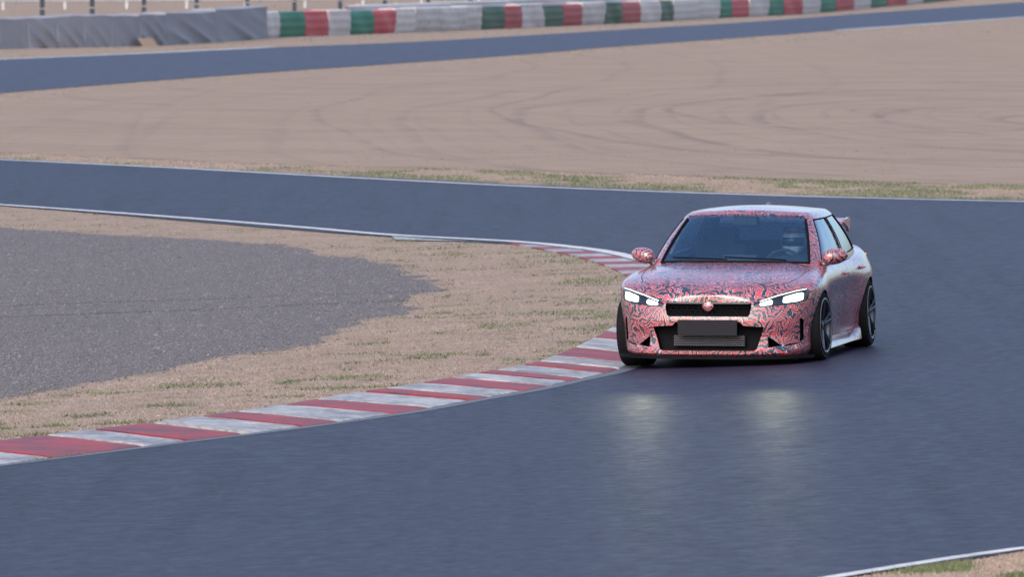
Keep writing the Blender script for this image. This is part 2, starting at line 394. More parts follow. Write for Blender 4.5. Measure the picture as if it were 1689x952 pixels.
for b in range(len(bounds) - 1):
    a_, c_ = np.searchsorted(ks, bounds[b] + .004), np.searchsorted(ks, bounds[b + 1] - .004)
    idx = np.arange(a_, min(c_ + 1, len(ks)), 2)
    if len(idx) < 2: idx = np.array([a_, min(a_ + 1, len(ks) - 1)])
    red = (b - ref) % 2 == 0
    lift = float(sm(112, 96, ki[a_, 1])) * .90 + .10          # the kerb flattens out towards the corner's entry
    prof = [(0, .004), (.06, .012 * lift + .002), (.35, .036 * lift), (.75, .070 * lift), (1.0, KZ * lift), (1.0, -.1), (0, -.1)]
    V = []; Fc = []; n = len(prof)
    for i in idx:
        for (f, z) in prof:
            si = min(ks[i] + .35 * float(sm(112, 98, ki[i, 1])) * (1 - f), ks[-1])      # stripes run slightly askew across the kerb
            kp = np.array([np.interp(si, ks, ki[:, k]) for k in range(3)]); kq = np.array([np.interp(si, ks, kn[:, k]) for k in range(2)])
            q = kp[:2] + kq * kp[2] * f; V.append((q[0], q[1], float(H(q[0], q[1])) + z))
    for i in range(len(idx) - 1):
        for k in range(n): Fc.append((i * n + k, i * n + (k + 1) % n, (i + 1) * n + (k + 1) % n, (i + 1) * n + k))
    Fc += [tuple(range(n)), tuple(range((len(idx) - 1) * n + n - 1, (len(idx) - 1) * n - 1, -1))]
    o = mesh('kerb_block', V, Fc, M['kerb_red' if red else 'kerb_white'], kerb, 40)
    bm = bmesh.new(); bm.from_mesh(o.data); bmesh.ops.recalc_face_normals(bm, faces=bm.faces[:]); bm.to_mesh(o.data); bm.free()
# concrete gutter between kerb and asphalt
g = ki[ki[:, 1] < 128]; gn = kn[ki[:, 1] < 128]
ribbon2('gutter', g[::4, :2] - gn[::4] * .17, g[::4, :2] - gn[::4] * .012, .003, M['gutter'], 1)
# white start piece of the kerb apron beyond the edge line
ap = resample(catmull([px(*p) for p in ((646, 389.5), (690, 393), (730, 396), (770, 397.5))], 8), .5)[0]; an = normals2(ap)
apw = np.interp(np.linspace(0, 1, len(ap)), [0, .3, 1], [.0, .0, .0])
bpx = resample(catmull([px(*p) for p in ((652, 395.5), (690, 396.8), (730, 397.3), (770, 398))], 8), .5)[0]
ribbon2('kerb_apron', resn(ap, 20), resn(bpx, 20), .004, M['kerb_white'], 1)

# ------------------------------------------------------------------ vegetation and stones
def inpoly(P, x, y):
    c = np.zeros(len(x), bool); n = len(P); j = n - 1
    for i in range(n):
        xi, yi = P[i]; xj, yj = P[j]
        cond = ((yi > y) != (yj > y)) & (x < (xj - xi) * (y - yi) / (yj - yi + 1e-12) + xi); c ^= cond; j = i
    return c
road_poly = np.concatenate([inner_c, outer_c[::-1]]); far_poly = np.concatenate([catmull(FLw, 6), catmull(FUw, 6)[::-1]])
kb = np.concatenate([ki[::5, :2], ko[::5][::-1]])
dirt_poly = np.concatenate([dl[::3], du[::-3]])
def unpx(n, u0, u1, v0, v1):
    """random ground points spread over a stretch of the ground seen by the photograph"""
    u = rng.uniform(u0, u1, n); v = rng.uniform(v0, v1, n)
    dx = (u - 844.5) / F; dy = math.cos(TH) + (476 - v) / F * math.sin(TH); dz = -math.sin(TH) + (476 - v) / F * math.cos(TH)
    z = np.zeros(n)
    for _ in range(12): t = (z - CAMH) / dz; z = H(t * dx, t * dy)
    return t * dx, t * dy
def vnoise(x, y, L, seed):
    r = np.random.default_rng(seed); G = r.random((256, 256)); a = x / L; b = y / L
    i = np.floor(a).astype(int); j = np.floor(b).astype(int); fx = a - i; fy = b - j; fx = fx * fx * (3 - 2 * fx); fy = fy * fy * (3 - 2 * fy)
    g = lambda p, q: G[p % 256, q % 256]
    return (g(i, j) * (1 - fx) + g(i + 1, j) * fx) * (1 - fy) + (g(i, j + 1) * (1 - fx) + g(i + 1, j + 1) * fx) * fy
def blades(x, y, h, wd, lean=.6):
    n = len(x); z = H(x, y) - .012; a = rng.uniform(0, 2 * math.pi, n); l = rng.uniform(0, lean, n) * h; b = rng.uniform(0, 2 * math.pi, n)
    V = np.empty((n, 3, 3)); 
    V[:, 0] = np.stack([x - np.cos(a) * wd, y - np.sin(a) * wd, z], 1); V[:, 1] = np.stack([x + np.cos(a) * wd, y + np.sin(a) * wd, z], 1)
    V[:, 2] = np.stack([x + np.cos(b) * l, y + np.sin(b) * l, z + h], 1)
    return V.reshape(-1, 3), np.arange(3 * n).reshape(-1, 3)
# infield
x, y = unpx(230000, -120, 1160, 338, 780)
m = ~inpoly(road_poly, x, y) & ~inpoly(kb, x, y) & ~(inpoly(gp, x + rng.normal(0, .16, len(x)), y + .9 * (vnoise(x, y, .4, 5) - .5) + rng.normal(0, .7, len(x))) & (vnoise(x, y, .5, 6) < .96)) & (x < 2.3)
x, y = x[m], y[m]
kd = np.full(len(x), 9.0)
for q in ko[::6]: kd = np.minimum(kd, np.hypot(x - q[0], y - q[1]))
gr = vnoise(x, y, .75, 11) * .52 + vnoise(x, y, .26, 12) * .38 + rng.random(len(x)) * .07
gr += .13 * np.exp(-(kd / .5) ** 2) + .05 * np.exp(-(kd / 1.6) ** 2)
green = gr > .665
hh = rng.uniform(.004, .020, len(x)) * (.5 + .9 * vnoise(x, y, .5, 13)) * np.where(green, 2.0, .8)
tone = np.clip(.22 + .35 * vnoise(x, y, 1.1, 14) + .30 * vnoise(x, y, .3, 15) + rng.normal(0, .05, len(x)), 0, 1)
for nm, mk, mt, f, lab, ct in (('dry_grass', ~green, 'blade_dry', 1, 'short straw coloured grass around the gravel bed inside the bend', 'grass'),
                               ('green_grass', green, 'blade_green', 1.15, 'sparse green tufts in the straw coloured infield by the kerb', 'grass')):
    V, T = blades(x[mk], y[mk], hh[mk] * f, rng.uniform(.003, .007, mk.sum()), 2.5)
    fromtris(nm, V, T, M[mt], kind='stuff', label=lab, cat=ct, colr=np.repeat(tone[mk], 3))
# verge beyond the near road, and both verges of the far road, and the corner at the lower right
vx, vy = [], []
for (n, a, b, c, d) in ((110000, -60, 1750, 245, 334), (26000, -60, 1750, 20, 175), (16000, -60, 1700, 0, 98), (26000, 1300, 1740, 895, 975)):
    a_, b_ = unpx(n, a, b, c, d); vx.append(a_); vy.append(b_)
x = np.concatenate(vx); y = np.concatenate(vy)
m = ~inpoly(road_poly, x, y) & ~inpoly(far_poly, x, y) & ~(inpoly(dirt_poly, x, y) & (rng.random(len(x)) < .97)) & ~inpoly(gp, x, y) & ((x > 1) | (y > 120) ) & ~((y < 150) & (x < 3) & (y > 76))
x, y = x[m], y[m]
gr = vnoise(x, y * .35, 1.3, 21) * .55 + vnoise(x, y * .5, .45, 22) * .36 + rng.random(len(x)) * .06
nearv = (y < 260) & (x > -5); gr += np.where(nearv, .075 * sm(-5, 1, x), -.03) - .06 * (y < 80)
green = gr > np.where(nearv, .595, .61)
sc_ = np.where(y > 130, 1 + (y - 130) / 260, .8)
hh = rng.uniform(.008, .035, len(x)) * sc_ * np.where(green, 1.3, .6)
tone = np.clip(.30 + .45 * vnoise(x, y * .3, 1.3, 24) + rng.normal(0, .17, len(x)), 0, 1)
for nm, mk, mt, lab in (('dry_grass', ~green, 'blade_dry', 'straw coloured grass on the verges across the road from the gravel bed'),
                        ('green_grass', green, 'blade_green', 'green grass tufts on the verge between road and bare dirt')):
    V, T = blades(x[mk], y[mk], hh[mk], rng.uniform(.004, .009, mk.sum()) * sc_[mk])
    fromtris(nm, V, T, M[mt], kind='stuff', label=lab, cat='grass', colr=np.repeat(tone[mk], 3))
# loose stones on the gravel bed
x, y = unpx(60000, -100, 720, 365, 670)
xo = x + rng.normal(0, .16, len(x)); yo = y + rng.normal(0, .5, len(x)); m = inpoly(gp, x, y); x, y = xo[m], yo[m]; n = len(x)
r = rng.uniform(.005, .014, n) * (1 + 1.2 * (rng.random(n) < .015)); O = np.array([(1, 0, 0), (-1, 0, 0), (0, 1, 0), (0, -1, 0), (0, 0, 1), (0, 0, -1)], float)
V = O[None] * (r[:, None] * rng.uniform(.6, 1.3, (n, 3)))[:, None, :]; a = rng.uniform(0, 6.28, n)
ca, sa = np.cos(a)[:, None], np.sin(a)[:, None]; V = np.stack([V[..., 0] * ca - V[..., 1] * sa + .3 * V[..., 2], V[..., 0] * sa + V[..., 1] * ca, V[..., 2] * .7], -1)
V += np.stack([x, y, H(x, y) - .006], 1)[:, None, :]
TT = np.array([(0, 2, 4), (2, 1, 4), (1, 3, 4), (3, 0, 4), (2, 0, 5), (1, 2, 5), (3, 1, 5), (0, 3, 5)])
T = (TT[None] + 6 * np.arange(n)[:, None, None]).reshape(-1, 3)
fromtris('gravel', V.reshape(-1, 3), T, M['stone'], kind='stuff', label='loose grey stones of the gravel bed inside the bend', cat='gravel', colr=np.repeat(rng.beta(2, 2.4, n), 6))

# ------------------------------------------------------------------ far barrier
BB = [(-300, 88), (0, 80), (225, 75), (437, 62), (463, 60.5), (652, 53.5), (860, 45), (1055, 36), (1187, 29), (1322, 22), (1436, 12), (1520, 4), (1640, -8)]
bw = catmull([px(*p) for p in BB], 40); bw, bs = resample(bw, .25); bn = normals2(bw)
if bn[100, 1] > 0: bn = -bn             # towards the camera
bup = np.array([project(p[0], p[1], 0)[0] for p in bw])
def bpos(u): return float(np.interp(u, bup, bs))
def wallpt(s, out):
    p = np.array([np.interp(s, bs, bw[:, 0]), np.interp(s, bs, bw[:, 1])]); n = np.array([np.interp(s, bs, bn[:, 0]), np.interp(s, bs, bn[:, 1])]); return p + n * out
def wall_block(name, u0, u1, h, prof_f, mat, parent=None, nu=14, seed=0, gap=.02, depth=.9, **kw):
    """one length of wall: a closed solid with a shaped front; prof_f(a, b) = outward bulge at a along, b up"""
    s0, s1 = bpos(u0) + gap, bpos(u1) - gap; nv = 12; V = []; Fc = []
    def top(a): return h(a) if callable(h) else h
    for i in range(nu + 1):
        a = i / nu; s = s0 + (s1 - s0) * a
        for j in range(nv + 1):
            b = j / nv; q = wallpt(s, prof_f(a, b)); V.append((q[0], q[1], top(a) * b - .02))
        for (o, z) in ((-.12, top(a) + .03), (-depth + .1, top(a) + .02), (-depth, top(a) - .1), (-depth, -.02)):
            q = wallpt(s, o); V.append((q[0], q[1], z))
    n = nv + 5
    for i in range(nu):
        for j in range(n): Fc.append((i * n + j, i * n + (j + 1) % n, (i + 1) * n + (j + 1) % n, (i + 1) * n + j))
    Fc += [tuple(range(n)), tuple(range(nu * n + n - 1, nu * n - 1, -1))]
    o = mesh(name, V, Fc, mat, parent, None, **kw)
    bm = bmesh.new(); bm.from_mesh(o.data); bmesh.ops.recalc_face_normals(bm, faces=bm.faces[:]); bm.to_mesh(o.data); bm.free(); shade(o.data, 45)
    return o
cols = [(437, 461, 'w'), (461, 502, 'g'), (502, 541, 'r'), (541, 577, 'w'), (577, 616, 'g'), (616, 652, 'r'), (652, 684, 'w'), (684, 727, 'x'), (727, 768, 'x'), (768, 795, 'x'),
        (795, 831, 'h'), (831, 860, 's'), (860, 897, 'x'), (897, 928, 'h'), (928, 959, 's'), (959, 997, 'x'), (997, 1025, 'h'), (1025, 1056, 's'), (1056, 1089, 'w'), (1089, 1110, 'h'),
        (1110, 1150, 'w'), (1150, 1187, 'w'), (1187, 1207, 'g'), (1207, 1235, 'r'), (1235, 1267, 'w'), (1267, 1293, 'g'), (1293, 1322, 'r'), (1322, 1352, 'w'), (1352, 1379, 'g'), (1379, 1408, 'r'),
        (1408, 1436, 'w'), (1436, 1464, 'g'), (1464, 1495, 'r'), (1495, 1522, 'w'), (1522, 1550, 'g'), (1550, 1580, 'r')]
KEY = dict(w='belt_white', x='belt_white_worn', g='belt_green', h='belt_green_worn', r='belt_red', s='belt_red_worn')
barrier = empty('tyre_barrier', (*wallpt(bpos(800), 0), 0), 'long tyre barrier faced with green, red and white painted belting beside the far road', 'barrier')
bo = barrier.location
for k, (a, b, c) in enumerate(cols):
    rr = np.random.default_rng(100 + k); ph = rr.uniform(0, 6); sag = rr.uniform(.0, .05); hgt = 1.12 + rr.uniform(-.03, .03) + (.06 if c in 'wx' else 0)
    lean = rr.uniform(-.05, .05)
    f = lambda a_, b_, ph=ph, sag=sag, lean=lean: .05 * math.sin(math.pi * b_) + .03 * math.sin(b_ * 19 + ph) * .5 + .05 * math.sin(math.pi * a_) + sag * math.sin(7 * a_ + 3 * b_ + ph) + lean * b_
    o = wall_block('belt_panel', a, b, hgt, f, M[KEY[c]], barrier, 14, k); o.matrix_parent_inverse = Matrix.Translation(-bo)
# grey tarpaulins over the left end
tarps = [(-260, -120, 1.2), (-120, -5, 1.2), (-5, 43, 1.22), (43, 91, 1.24), (91, 135, 1.3), (135, 180, 1.3), (180, 226, 1.27), (226, 270, 1.29), (270, 352, 1.33), (352, 437, 1.42)]
tl = ['grey tarpaulin over the wall, at its far bare end', 'smooth grey tarpaulin over the wall, away from the plywood board', 'plain grey tarpaulin over the wall with straight hanging cloth',
      'grey tarpaulin with deep slanting folds over the wall', 'grey tarpaulin with a folded corner over the wall', 'grey tarpaulin with a double hem along its top',
      'flat grey tarpaulin hanging right behind the plywood board', 'grey tarpaulin with fan shaped folds beside the plywood board', 'wide grey tarpaulin with two slanting creases over the wall', 'grey tarpaulin at the end of the row, beside the white belting']
for k, (a, b, h0) in enumerate(tarps):
    rr = np.random.default_rng(300 + k); d0 = rr.uniform(-.2, .5); am = [.02, .02, .015, .13, .10, .07, .03, .11, .09, .07][k]; fr = rr.uniform(1.6, 2.6)
    def f(a_, b_, d0=d0, am=am, fr=fr):
        t = (a_ - d0) + b_ * .75; fold = max(0, math.sin(t * fr * 2 * math.pi)) ** 3
        return .10 + .05 * (1 - b_) + 1.7 * am * fold * (1 - b_) ** .8 * math.sin(math.pi * min(max(a_, 0), 1)) ** .5 + .02 * math.sin(9 * a_ + 4 * b_)
    o = wall_block('tarpaulin', a, b, (lambda q, h0=h0, k=k: h0 + .02 * math.sin(5 * q + k)), f, M['tarp'], None, 26, k, .006, 1.0, label=tl[k], cat='tarpaulin', group='grey tarpaulins over the trackside wall')
# plywood board leaning on the tarpaulins
P0 = wallpt(bpos(210), .45); P1 = wallpt(bpos(233), .45); pn = wallpt(bpos(221), 1.45) - wallpt(bpos(221), .45)
V = []
for z, off in ((-.01, .25), (.33, .0)):
    for q in (P0, P1):
        for t in (0, .02): V.append((q[0] + pn[0] * (off + t), q[1] + pn[1] * (off + t), z))
mesh('plywood_board', V, [(0, 2, 3, 1), (4, 5, 7, 6), (0, 1, 5, 4), (2, 6, 7, 3), (1, 3, 7, 5), (0, 4, 6, 2)], M['ply'], label='small tan plywood board leaning against the grey tarpaulins', cat='board')
# white rail behind the middle of the barrier
wr = empty('guard_rail', (*wallpt(bpos(860), -1.6), 0), 'white steel guard rail just behind the red and green barrier', 'guard rail')
V = []; Fc = []; prof = [(0, .95), (.05, 1.0), (.05, 1.1), (0, 1.15), (.05, 1.2), (.05, 1.3), (0, 1.35), (-.03, 1.35), (-.03, .95)]
S = np.arange(bpos(625), bpos(1125), 1.5); n = len(prof)
for s in S:
    for (o, z) in prof: q = wallpt(s, -1.6 + o); V.append((q[0], q[1], z + .1 * sm(0, 60, s - S[0])))
for i in range(len(S) - 1):
    for j in range(n): Fc.append((i * n + j, i * n + (j + 1) % n, (i + 1) * n + (j + 1) % n, (i + 1) * n + j))
o = mesh('rail', V, Fc, M['rail_white'], wr, 40); o.matrix_parent_inverse = Matrix.Translation(-wr.location)
for s in S[2::6]:
    q = wallpt(s, -1.72); mb = MB().box(q[0] - .06, q[0] + .06, q[1] - .06, q[1] + .06, 0, 1.38); o = mb.build('post', M['rail_white'], wr); o.matrix_parent_inverse = Matrix.Translation(-wr.location)
# dark catch-fence posts
cf = empty('catch_fence', (*wallpt(bpos(419), -2.6), 0), 'row of dark navy catch fence posts standing behind the barrier', 'fence')
pm = None
for u in (-94, -10, 75, 165, 252, 336, 419, 498, 574, 648, 720, 790, 858, 924):
    q = wallpt(bpos(u), -2.6)
    if pm is None:
        mb = MB(); mb.box(-.1, .1, -.1, .1, 0, 3.4); o = mb.build('post', M['post'], cf); pm = o.data
        cmesh = None; cms = []
        for z in (.5, 1.0, 1.55, 2.1, 2.65, 3.2):
            if cmesh is None: c = MB().box(-.115, .115, -.12, .115, 0, .03).build('clamp', M['clamp'], o); cmesh = c.data
            else: c = bpy.data.objects.new('clamp', cmesh); col.objects.link(c); c.parent = o
            c.location.z = z; cms.append(z)
    else:
        o = bpy.data.objects.new('post', pm); col.objects.link(o); o.parent = cf
        for z in cms: c = bpy.data.objects.new('clamp', cmesh); col.objects.link(c); c.parent = o; c.location.z = z
    o.location = (q[0] - cf.location.x, q[1] - cf.location.y, 0)
# low white pipe fence far behind
RF = [(-250, 19), (0, 15.5), (420, 12.5), (700, 10), (1000, 8)]
rw = catmull([px(*p) for p in RF], 30); rup = np.array([project(p[0], p[1], 0)[0] for p in rw])
rf = empty('pipe_fence', (float(rw[60][0]), float(rw[60][1]), 0), 'low white pipe fence crossing the brown grass far behind the barrier', 'fence')
mb = MB(); mb.tube([(p[0], p[1], .60) for p in rw], .06, 6); o = mb.build('rail', M['rail_white'], rf); o.matrix_parent_inverse = Matrix.Translation(-rf.location)
pm = None
for u in (-197, -96, 5, 107, 209, 308, 405, 503, 599, 695, 790, 885):
    q = np.array([np.interp(u, rup, rw[:, 0]), np.interp(u, rup, rw[:, 1])])
    if pm is None:
        mb = MB(); mb.tube([(0, 0, 0), (0, 0, .62)], .08, 8); o = mb.build('post', M['rail_white'], rf); pm = o.data
    else: o = bpy.data.objects.new('post', pm); col.objects.link(o); o.parent = rf
    o.location = (q[0] - rf.location.x, q[1] - rf.location.y, 0)
# ------------------------------------------------------------------ car materials
def camo():
    t = NT('camouflage_wrap'); v = t.coords()
    wn = t.n('TexNoise', i_Scale=6.0, i_Detail=2.0); t.l(v, wn.inputs['Vector'])
    w1 = t.n('VectorMath', operation='SUBTRACT'); t.l(wn.outputs['Color'], w1.inputs[0]); w1.inputs[1].default_value = (.5, .5, .5)
    w2 = t.n('VectorMath', operation='MULTIPLY_ADD'); t.l(w1.outputs[0], w2.inputs[0]); w2.inputs[1].default_value = (.07, .07, .07); t.l(v, w2.inputs[2])
    vo = t.n('TexVoronoi', i_Scale=10.5); t.l(w2.outputs[0], vo.inputs['Vector'])
    dr = t.n('VectorMath', operation='SUBTRACT'); t.l(vo.outputs['Color'], dr.inputs[0]); dr.inputs[1].default_value = (.5, .5, .5)
    nm = t.n('VectorMath', operation='NORMALIZE'); t.l(dr.outputs[0], nm.inputs[0])
    dt = t.n('VectorMath', operation='DOT_PRODUCT'); t.l(nm.outputs[0], dt.inputs[0]); t.l(w2.outputs[0], dt.inputs[1])
    n2 = t.noise(v, 16, 2, .5, .6); n3 = t.noise(v, 3.2, 1)
    a = t.math('FRACT', t.math('MULTIPLY_ADD', dt.outputs['Value'], 23.0, t.math('MULTIPLY', n2, 1.6)))
    b = t.math('FRACT', t.math('MULTIPLY_ADD', dt.outputs['Value'], 33.0, t.math('MULTIPLY', n2, 2.2)))
    RED, NAVY, WH = (.40, .040, .048), (.012, .016, .034), (.44, .39, .43)
    ca = t.ramp(a, [(0, NAVY), (.40, WH), (.46, RED), (.80, WH), (.85, NAVY)], 'CONSTANT')
    cb = t.ramp(b, [(0, RED), (.38, WH), (.45, NAVY), (.92, WH), (.97, RED)], 'CONSTANT')
    t.col(t.mix(t.ramp(n3, [(.46, 0), (.54, 1)]), ca, cb))
    t.p(Roughness=.4, Specular_IOR_Level=.5, Coat_Weight=1.0, Coat_Roughness=.16, Coat_IOR=1.62); return t.m
M['camo'] = camo()
M['black'] = simple('black_plastic', (.003, .0034, .0055), .65, Specular_IOR_Level=.1)
M['gloss'] = simple('gloss_black', (.008, .009, .012), .12)
M['rubber'] = simple('tyre_rubber', (.005, .005, .007), .85, Specular_IOR_Level=.15)
M['rim'] = simple('dark_alloy', (.045, .05, .062), .32, .8)
M['rimlip'] = simple('machined_lip', (.42, .43, .46), .3, .9)
M['disc'] = simple('brake_disc', (.22, .22, .23), .35, .9)
M['caliper'] = simple('red_caliper', (.45, .02, .02), .4)
M['core'] = simple('intercooler_core', (.07, .07, .085), .5, .4)
M['plate'] = simple('covered_plate', (.006, .0065, .011), .5, Specular_IOR_Level=.2)
M['interior'] = simple('cabin_trim', (.016, .017, .02), .7)
M['seat'] = simple('seat_cloth', (.03, .018, .02), .8)
M['suit'] = simple('driver_suit', (.03, .032, .045), .8)
M['helmet'] = simple('helmet_shell', (.55, .55, .57), .25, 0, .05)
M['helmet_red'] = simple('helmet_stripe', (.45, .03, .04), .3)
M['visor'] = simple('helmet_visor', (.01, .011, .014), .1)
M['tail'] = simple('tail_lamp_red', (.30, .01, .012), .2)
M['amber'] = simple('amber_reflector', (.75, .32, .03), .25)
M['chrome'] = simple('exhaust_steel', (.5, .5, .52), .25, 1)
def glass(name, tint, f0, rc=(.85, .92, 1, 1)):
    t = NT(name); nt = t.t; nt.nodes.remove(t.b)
    tr = t.n('BsdfTransparent'); tr.inputs[0].default_value = (*tint, 1); gl = t.n('BsdfGlossy'); gl.inputs['Roughness'].default_value = .03
    gl.inputs[0].default_value = rc
    lw = t.n('LayerWeight', i_Blend=.5); k = ((f0 - 1) / (f0 + 1)) ** 2      # Schlick reflectance, the same from both faces
    fr = t.math('MULTIPLY_ADD', t.math('POWER', lw.outputs['Facing'], 5.0), 1 - k, k)
    mx = t.n('MixShader'); t.l(fr, mx.inputs[0]); t.l(tr.outputs[0], mx.inputs[1]); t.l(gl.outputs[0], mx.inputs[2]); t.l(mx.outputs[0], t.o.inputs[0]); return t.m
M['glass'] = glass('window_glass', (.76, .86, .93), 2.0, (.62, .84, 1, 1))
M['side_glass'] = glass('privacy_glass', (.45, .50, .55), 2.2)
M['lens'] = glass('lamp_lens', (.9, .92, .95), 1.45)
def emit(name, c, s):
    t = NT(name); t.b.inputs['Base Color'].default_value = (*c, 1); t.b.inputs['Emission Color'].default_value = (*c, 1); t.b.inputs['Emission Strength'].default_value = s; return t.m
M['led'] = emit('headlamp_led', (.90, 1.0, .97), 2.6)
M['drl'] = emit('daytime_led', (.93, 1.0, .78), .7)

# ------------------------------------------------------------------ car (x forward from the front axle, y left, z up)
C0 = px(1197, 599)
slope = .038
fwd2 = Vector((-.19, -.98, 0)).normalized(); nrm = Vector((-slope, 0, 1)).normalized()
fwd = (fwd2 - nrm * fwd2.dot(nrm)).normalized(); left = nrm.cross(fwd)
CM = Matrix((fwd, left, nrm)).transposed().to_4x4(); CM.translation = Vector((C0[0], C0[1], float(H(C0[0], C0[1]))))
car = empty('hatchback_car', (0, 0, 0), 'red, black and white camouflage wrapped hatchback cornering with its headlights on', 'car')
car.matrix_world = CM
ROLL = Matrix.Translation((0, 0, .45)) @ Matrix.Rotation(R(-2.1), 4, 'X') @ Matrix.Rotation(R(.35), 4, 'Y') @ Matrix.Translation((0, 0, -.45))
def bodypart(o, parent=None):
    """body parts lean with the sprung body; sub-parts follow their part"""
    o.parent = parent or car
    if parent is None: o.matrix_basis = ROLL
    return o
def interp(T): a = np.array(T, float); return lambda q: float(np.interp(q, a[:, 0], a[:, 1]))

def temp(V, Fc, mats):
    o = mesh('tmp', V, Fc, mats); return o
def boolop(o, c, op, mats=None, newname=None, keep=True):
    """returns a new object holding o (op) c"""
    md = o.modifiers.new('b', 'BOOLEAN'); md.object = c; md.operation = op; md.solver = 'EXACT'; md.material_mode = 'TRANSFER'
    dg = bpy.context.evaluated_depsgraph_get(); me = bpy.data.meshes.new_from_object(o.evaluated_get(dg)); o.modifiers.remove(md)
    if newname is None:
        old = o.data; o.data = me; bpy.data.meshes.remove(old); return o
    n = bpy.data.objects.new(newname, me); col.objects.link(n); return n
def kill(*os):
    for o in os: bpy.data.objects.remove(o, do_unlink=True)

# --- lower body: outline rings stacked in z, closed by a crowned top
PLAN = [(.885, 0), (.878, .22), (.858, .42), (.80, .60), (.685, .755), (.53, .855), (.33, .915), (0, .942), (-.5, .925), (-1.2, .915), (-2.0, .92), (-2.735, .945), (-3.2, .895), (-3.46, .79), (-3.61, .58), (-3.67, .3), (-3.685, 0)]
plan = catmull(PLAN, 7); NP = len(plan)
tg = np.gradient(plan, axis=0); tg /= np.linalg.norm(tg, axis=1)[:, None]; pn2 = np.stack([-tg[:, 1], tg[:, 0]], 1)
if pn2[0, 0] < 0: pn2 = -pn2
pn2[0] = (1, 0); pn2[-1] = (-1, 0)
noseprof = interp([(.09, -.06), (.115, .0), (.13, .02), (.165, .022), (.195, .0), (.30, -.012), (.37, .006), (.44, .008), (.50, -.004), (.56, -.016), (.60, -.03), (.64, -.055), (.70, -.10), (.8, -.16)])
sideprof = interp([(.09, -.12), (.13, -.085), (.18, -.065), (.26, -.06), (.36, -.05), (.50, -.028), (.62, -.014), (.70, -.006), (.74, -.008), (.80, -.03), (.87, -.065), (.92, -.085), (1.0, -.10)])
rearprof = interp([(.09, -.12), (.2, -.03), (.35, .0), (.5, .0), (.62, -.03), (.75, -.06), (.9, -.07), (.98, -.09)])
zs_x = interp([(-3.7, .965), (-3.46, .95), (-3.2, .925), (-2.735, .90), (-2.0, .885), (-1.2, .875), (-.8, .868), (-.5, .858), (-.25, .838), (0, .812), (.33, .765), (.53, .735), (.685, .705), (.80, .66), (.858, .618), (.885, .605)])
hood_c = interp([(-3.7, .97), (-3.2, .95), (-1, .93), (-.55, .918), (-.4, .908), (-.2, .892), (0, .87), (.2, .842), (.4, .808), (.55, .775), (.68, .738), (.74, .715), (.80, .684), (.84, .65), (.87, .618), (.90, .606)])
LV = 30
half = np.zeros((NP, LV + 1, 3))
for i in range(NP):
    nx = pn2[i, 0]; wn = max(0, nx) ** 1.3; wr_ = max(0, -nx) ** 1.3; ws = 1 - wn - wr_
    x0, y0 = plan[i]; zt = zs_x(x0)
    for j in range(LV + 1):
        s = j / LV; z = .095 + (zt - .095) * s
        fl = 0
        for xc in (0, -2.735):                      # flared wings over the wheels
            fl += .022 * math.exp(-((x0 - xc) / .36) ** 4) * math.exp(-((z - .42) / .30) ** 4)
        door = -.032 * math.exp(-((x0 + 1.38) / .85) ** 6) * (1 - sm(.58, .80, z))
        o = wn * noseprof(z) + wr_ * rearprof(z) + ws * (sideprof(z) + fl + door)
        d = (zt - z)
        if d < .045: o -= .028 * ((.045 - d) / .045) ** 2     # rolled top edge
        p = plan[i] + pn2[i] * o
        half[i, j] = (p[0], max(p[1], 0) if 0 < i < NP - 1 else 0, z)
def ring_solid(half, crown, ncol=16, cells=None):
    """closed solid from a half ring grid mirrored in y; crown(x, u, zedge) gives the top"""
    NPh, L1, _ = half.shape; V = []; idx = {}
    def vid(key, p):
        if key not in idx: idx[key] = len(V); V.append(tuple(p))
        return idx[key]
    def g(i, j, sd):
        p = half[i, j]
        if i in (0, NPh - 1): return vid(('c', i, j), (p[0], 0, p[2]))
        return vid((sd, i, j), (p[0], p[1] * sd, p[2]))
    Fc = []; lab = []
    for sd in (1, -1):
        for i in range(NPh - 1):
            for j in range(L1 - 1):
                q = [g(i, j, sd), g(i + 1, j, sd), g(i + 1, j + 1, sd), g(i, j + 1, sd)]
                Fc.append(q if sd == 1 else q[::-1]); lab.append(('w', sd, i, j))
    def t(i, k):                                   # top row point k of 0..ncol from right to left
        if i in (0, NPh - 1): return g(i, L1 - 1, 1)
        if k == 0: return g(i, L1 - 1, -1)
        if k == ncol: return g(i, L1 - 1, 1)
        u = -1 + 2 * k / ncol; p = half[i, L1 - 1]; return vid(('t', i, k), (p[0], p[1] * u, crown(p[0], abs(u), p[2], p[1])))
    def bo_(i, k):
        if i in (0, NPh - 1): return g(i, 0, 1)
        return g(i, 0, -1) if k == 0 else g(i, 0, 1)
    for i in range(NPh - 1):
        for k in range(ncol):
            q = [t(i, k), t(i, k + 1), t(i + 1, k + 1), t(i + 1, k)]; r = []
            for a in q:
                if a not in r: r.append(a)
            if len(r) >= 3: Fc.append(r); lab.append(('t', 0, i, k))
        q = [bo_(i, 0), bo_(i + 1, 0), bo_(i + 1, 1), bo_(i, 1)]; r = []
        for a in q:
            if a not in r: r.append(a)
        if len(r) >= 3: Fc.append(r); lab.append(('b', 0, i, 0))
    return V, Fc, lab
def hoodcrown(x, u, ze, ye):
    zc = max(hood_c(x), ze)
    z = ze + (zc - ze) * (1 - u ** 2.6)
    z += .012 * math.exp(-((u - .62) / .14) ** 2) * float(sm(.78, .45, x)) * float(sm(-.9, -.4, x))   # raised hood edges
    return z
V, Fc, _ = ring_solid(half, hoodcrown)
body = temp(V, Fc, [M['camo']])
bm = bmesh.new(); bm.from_mesh(body.data); bmesh.ops.remove_doubles(bm, verts=bm.verts[:], dist=1e-5); bmesh.ops.recalc_face_normals(bm, faces=bm.faces[:]); bm.to_mesh(body.data); bm.free()
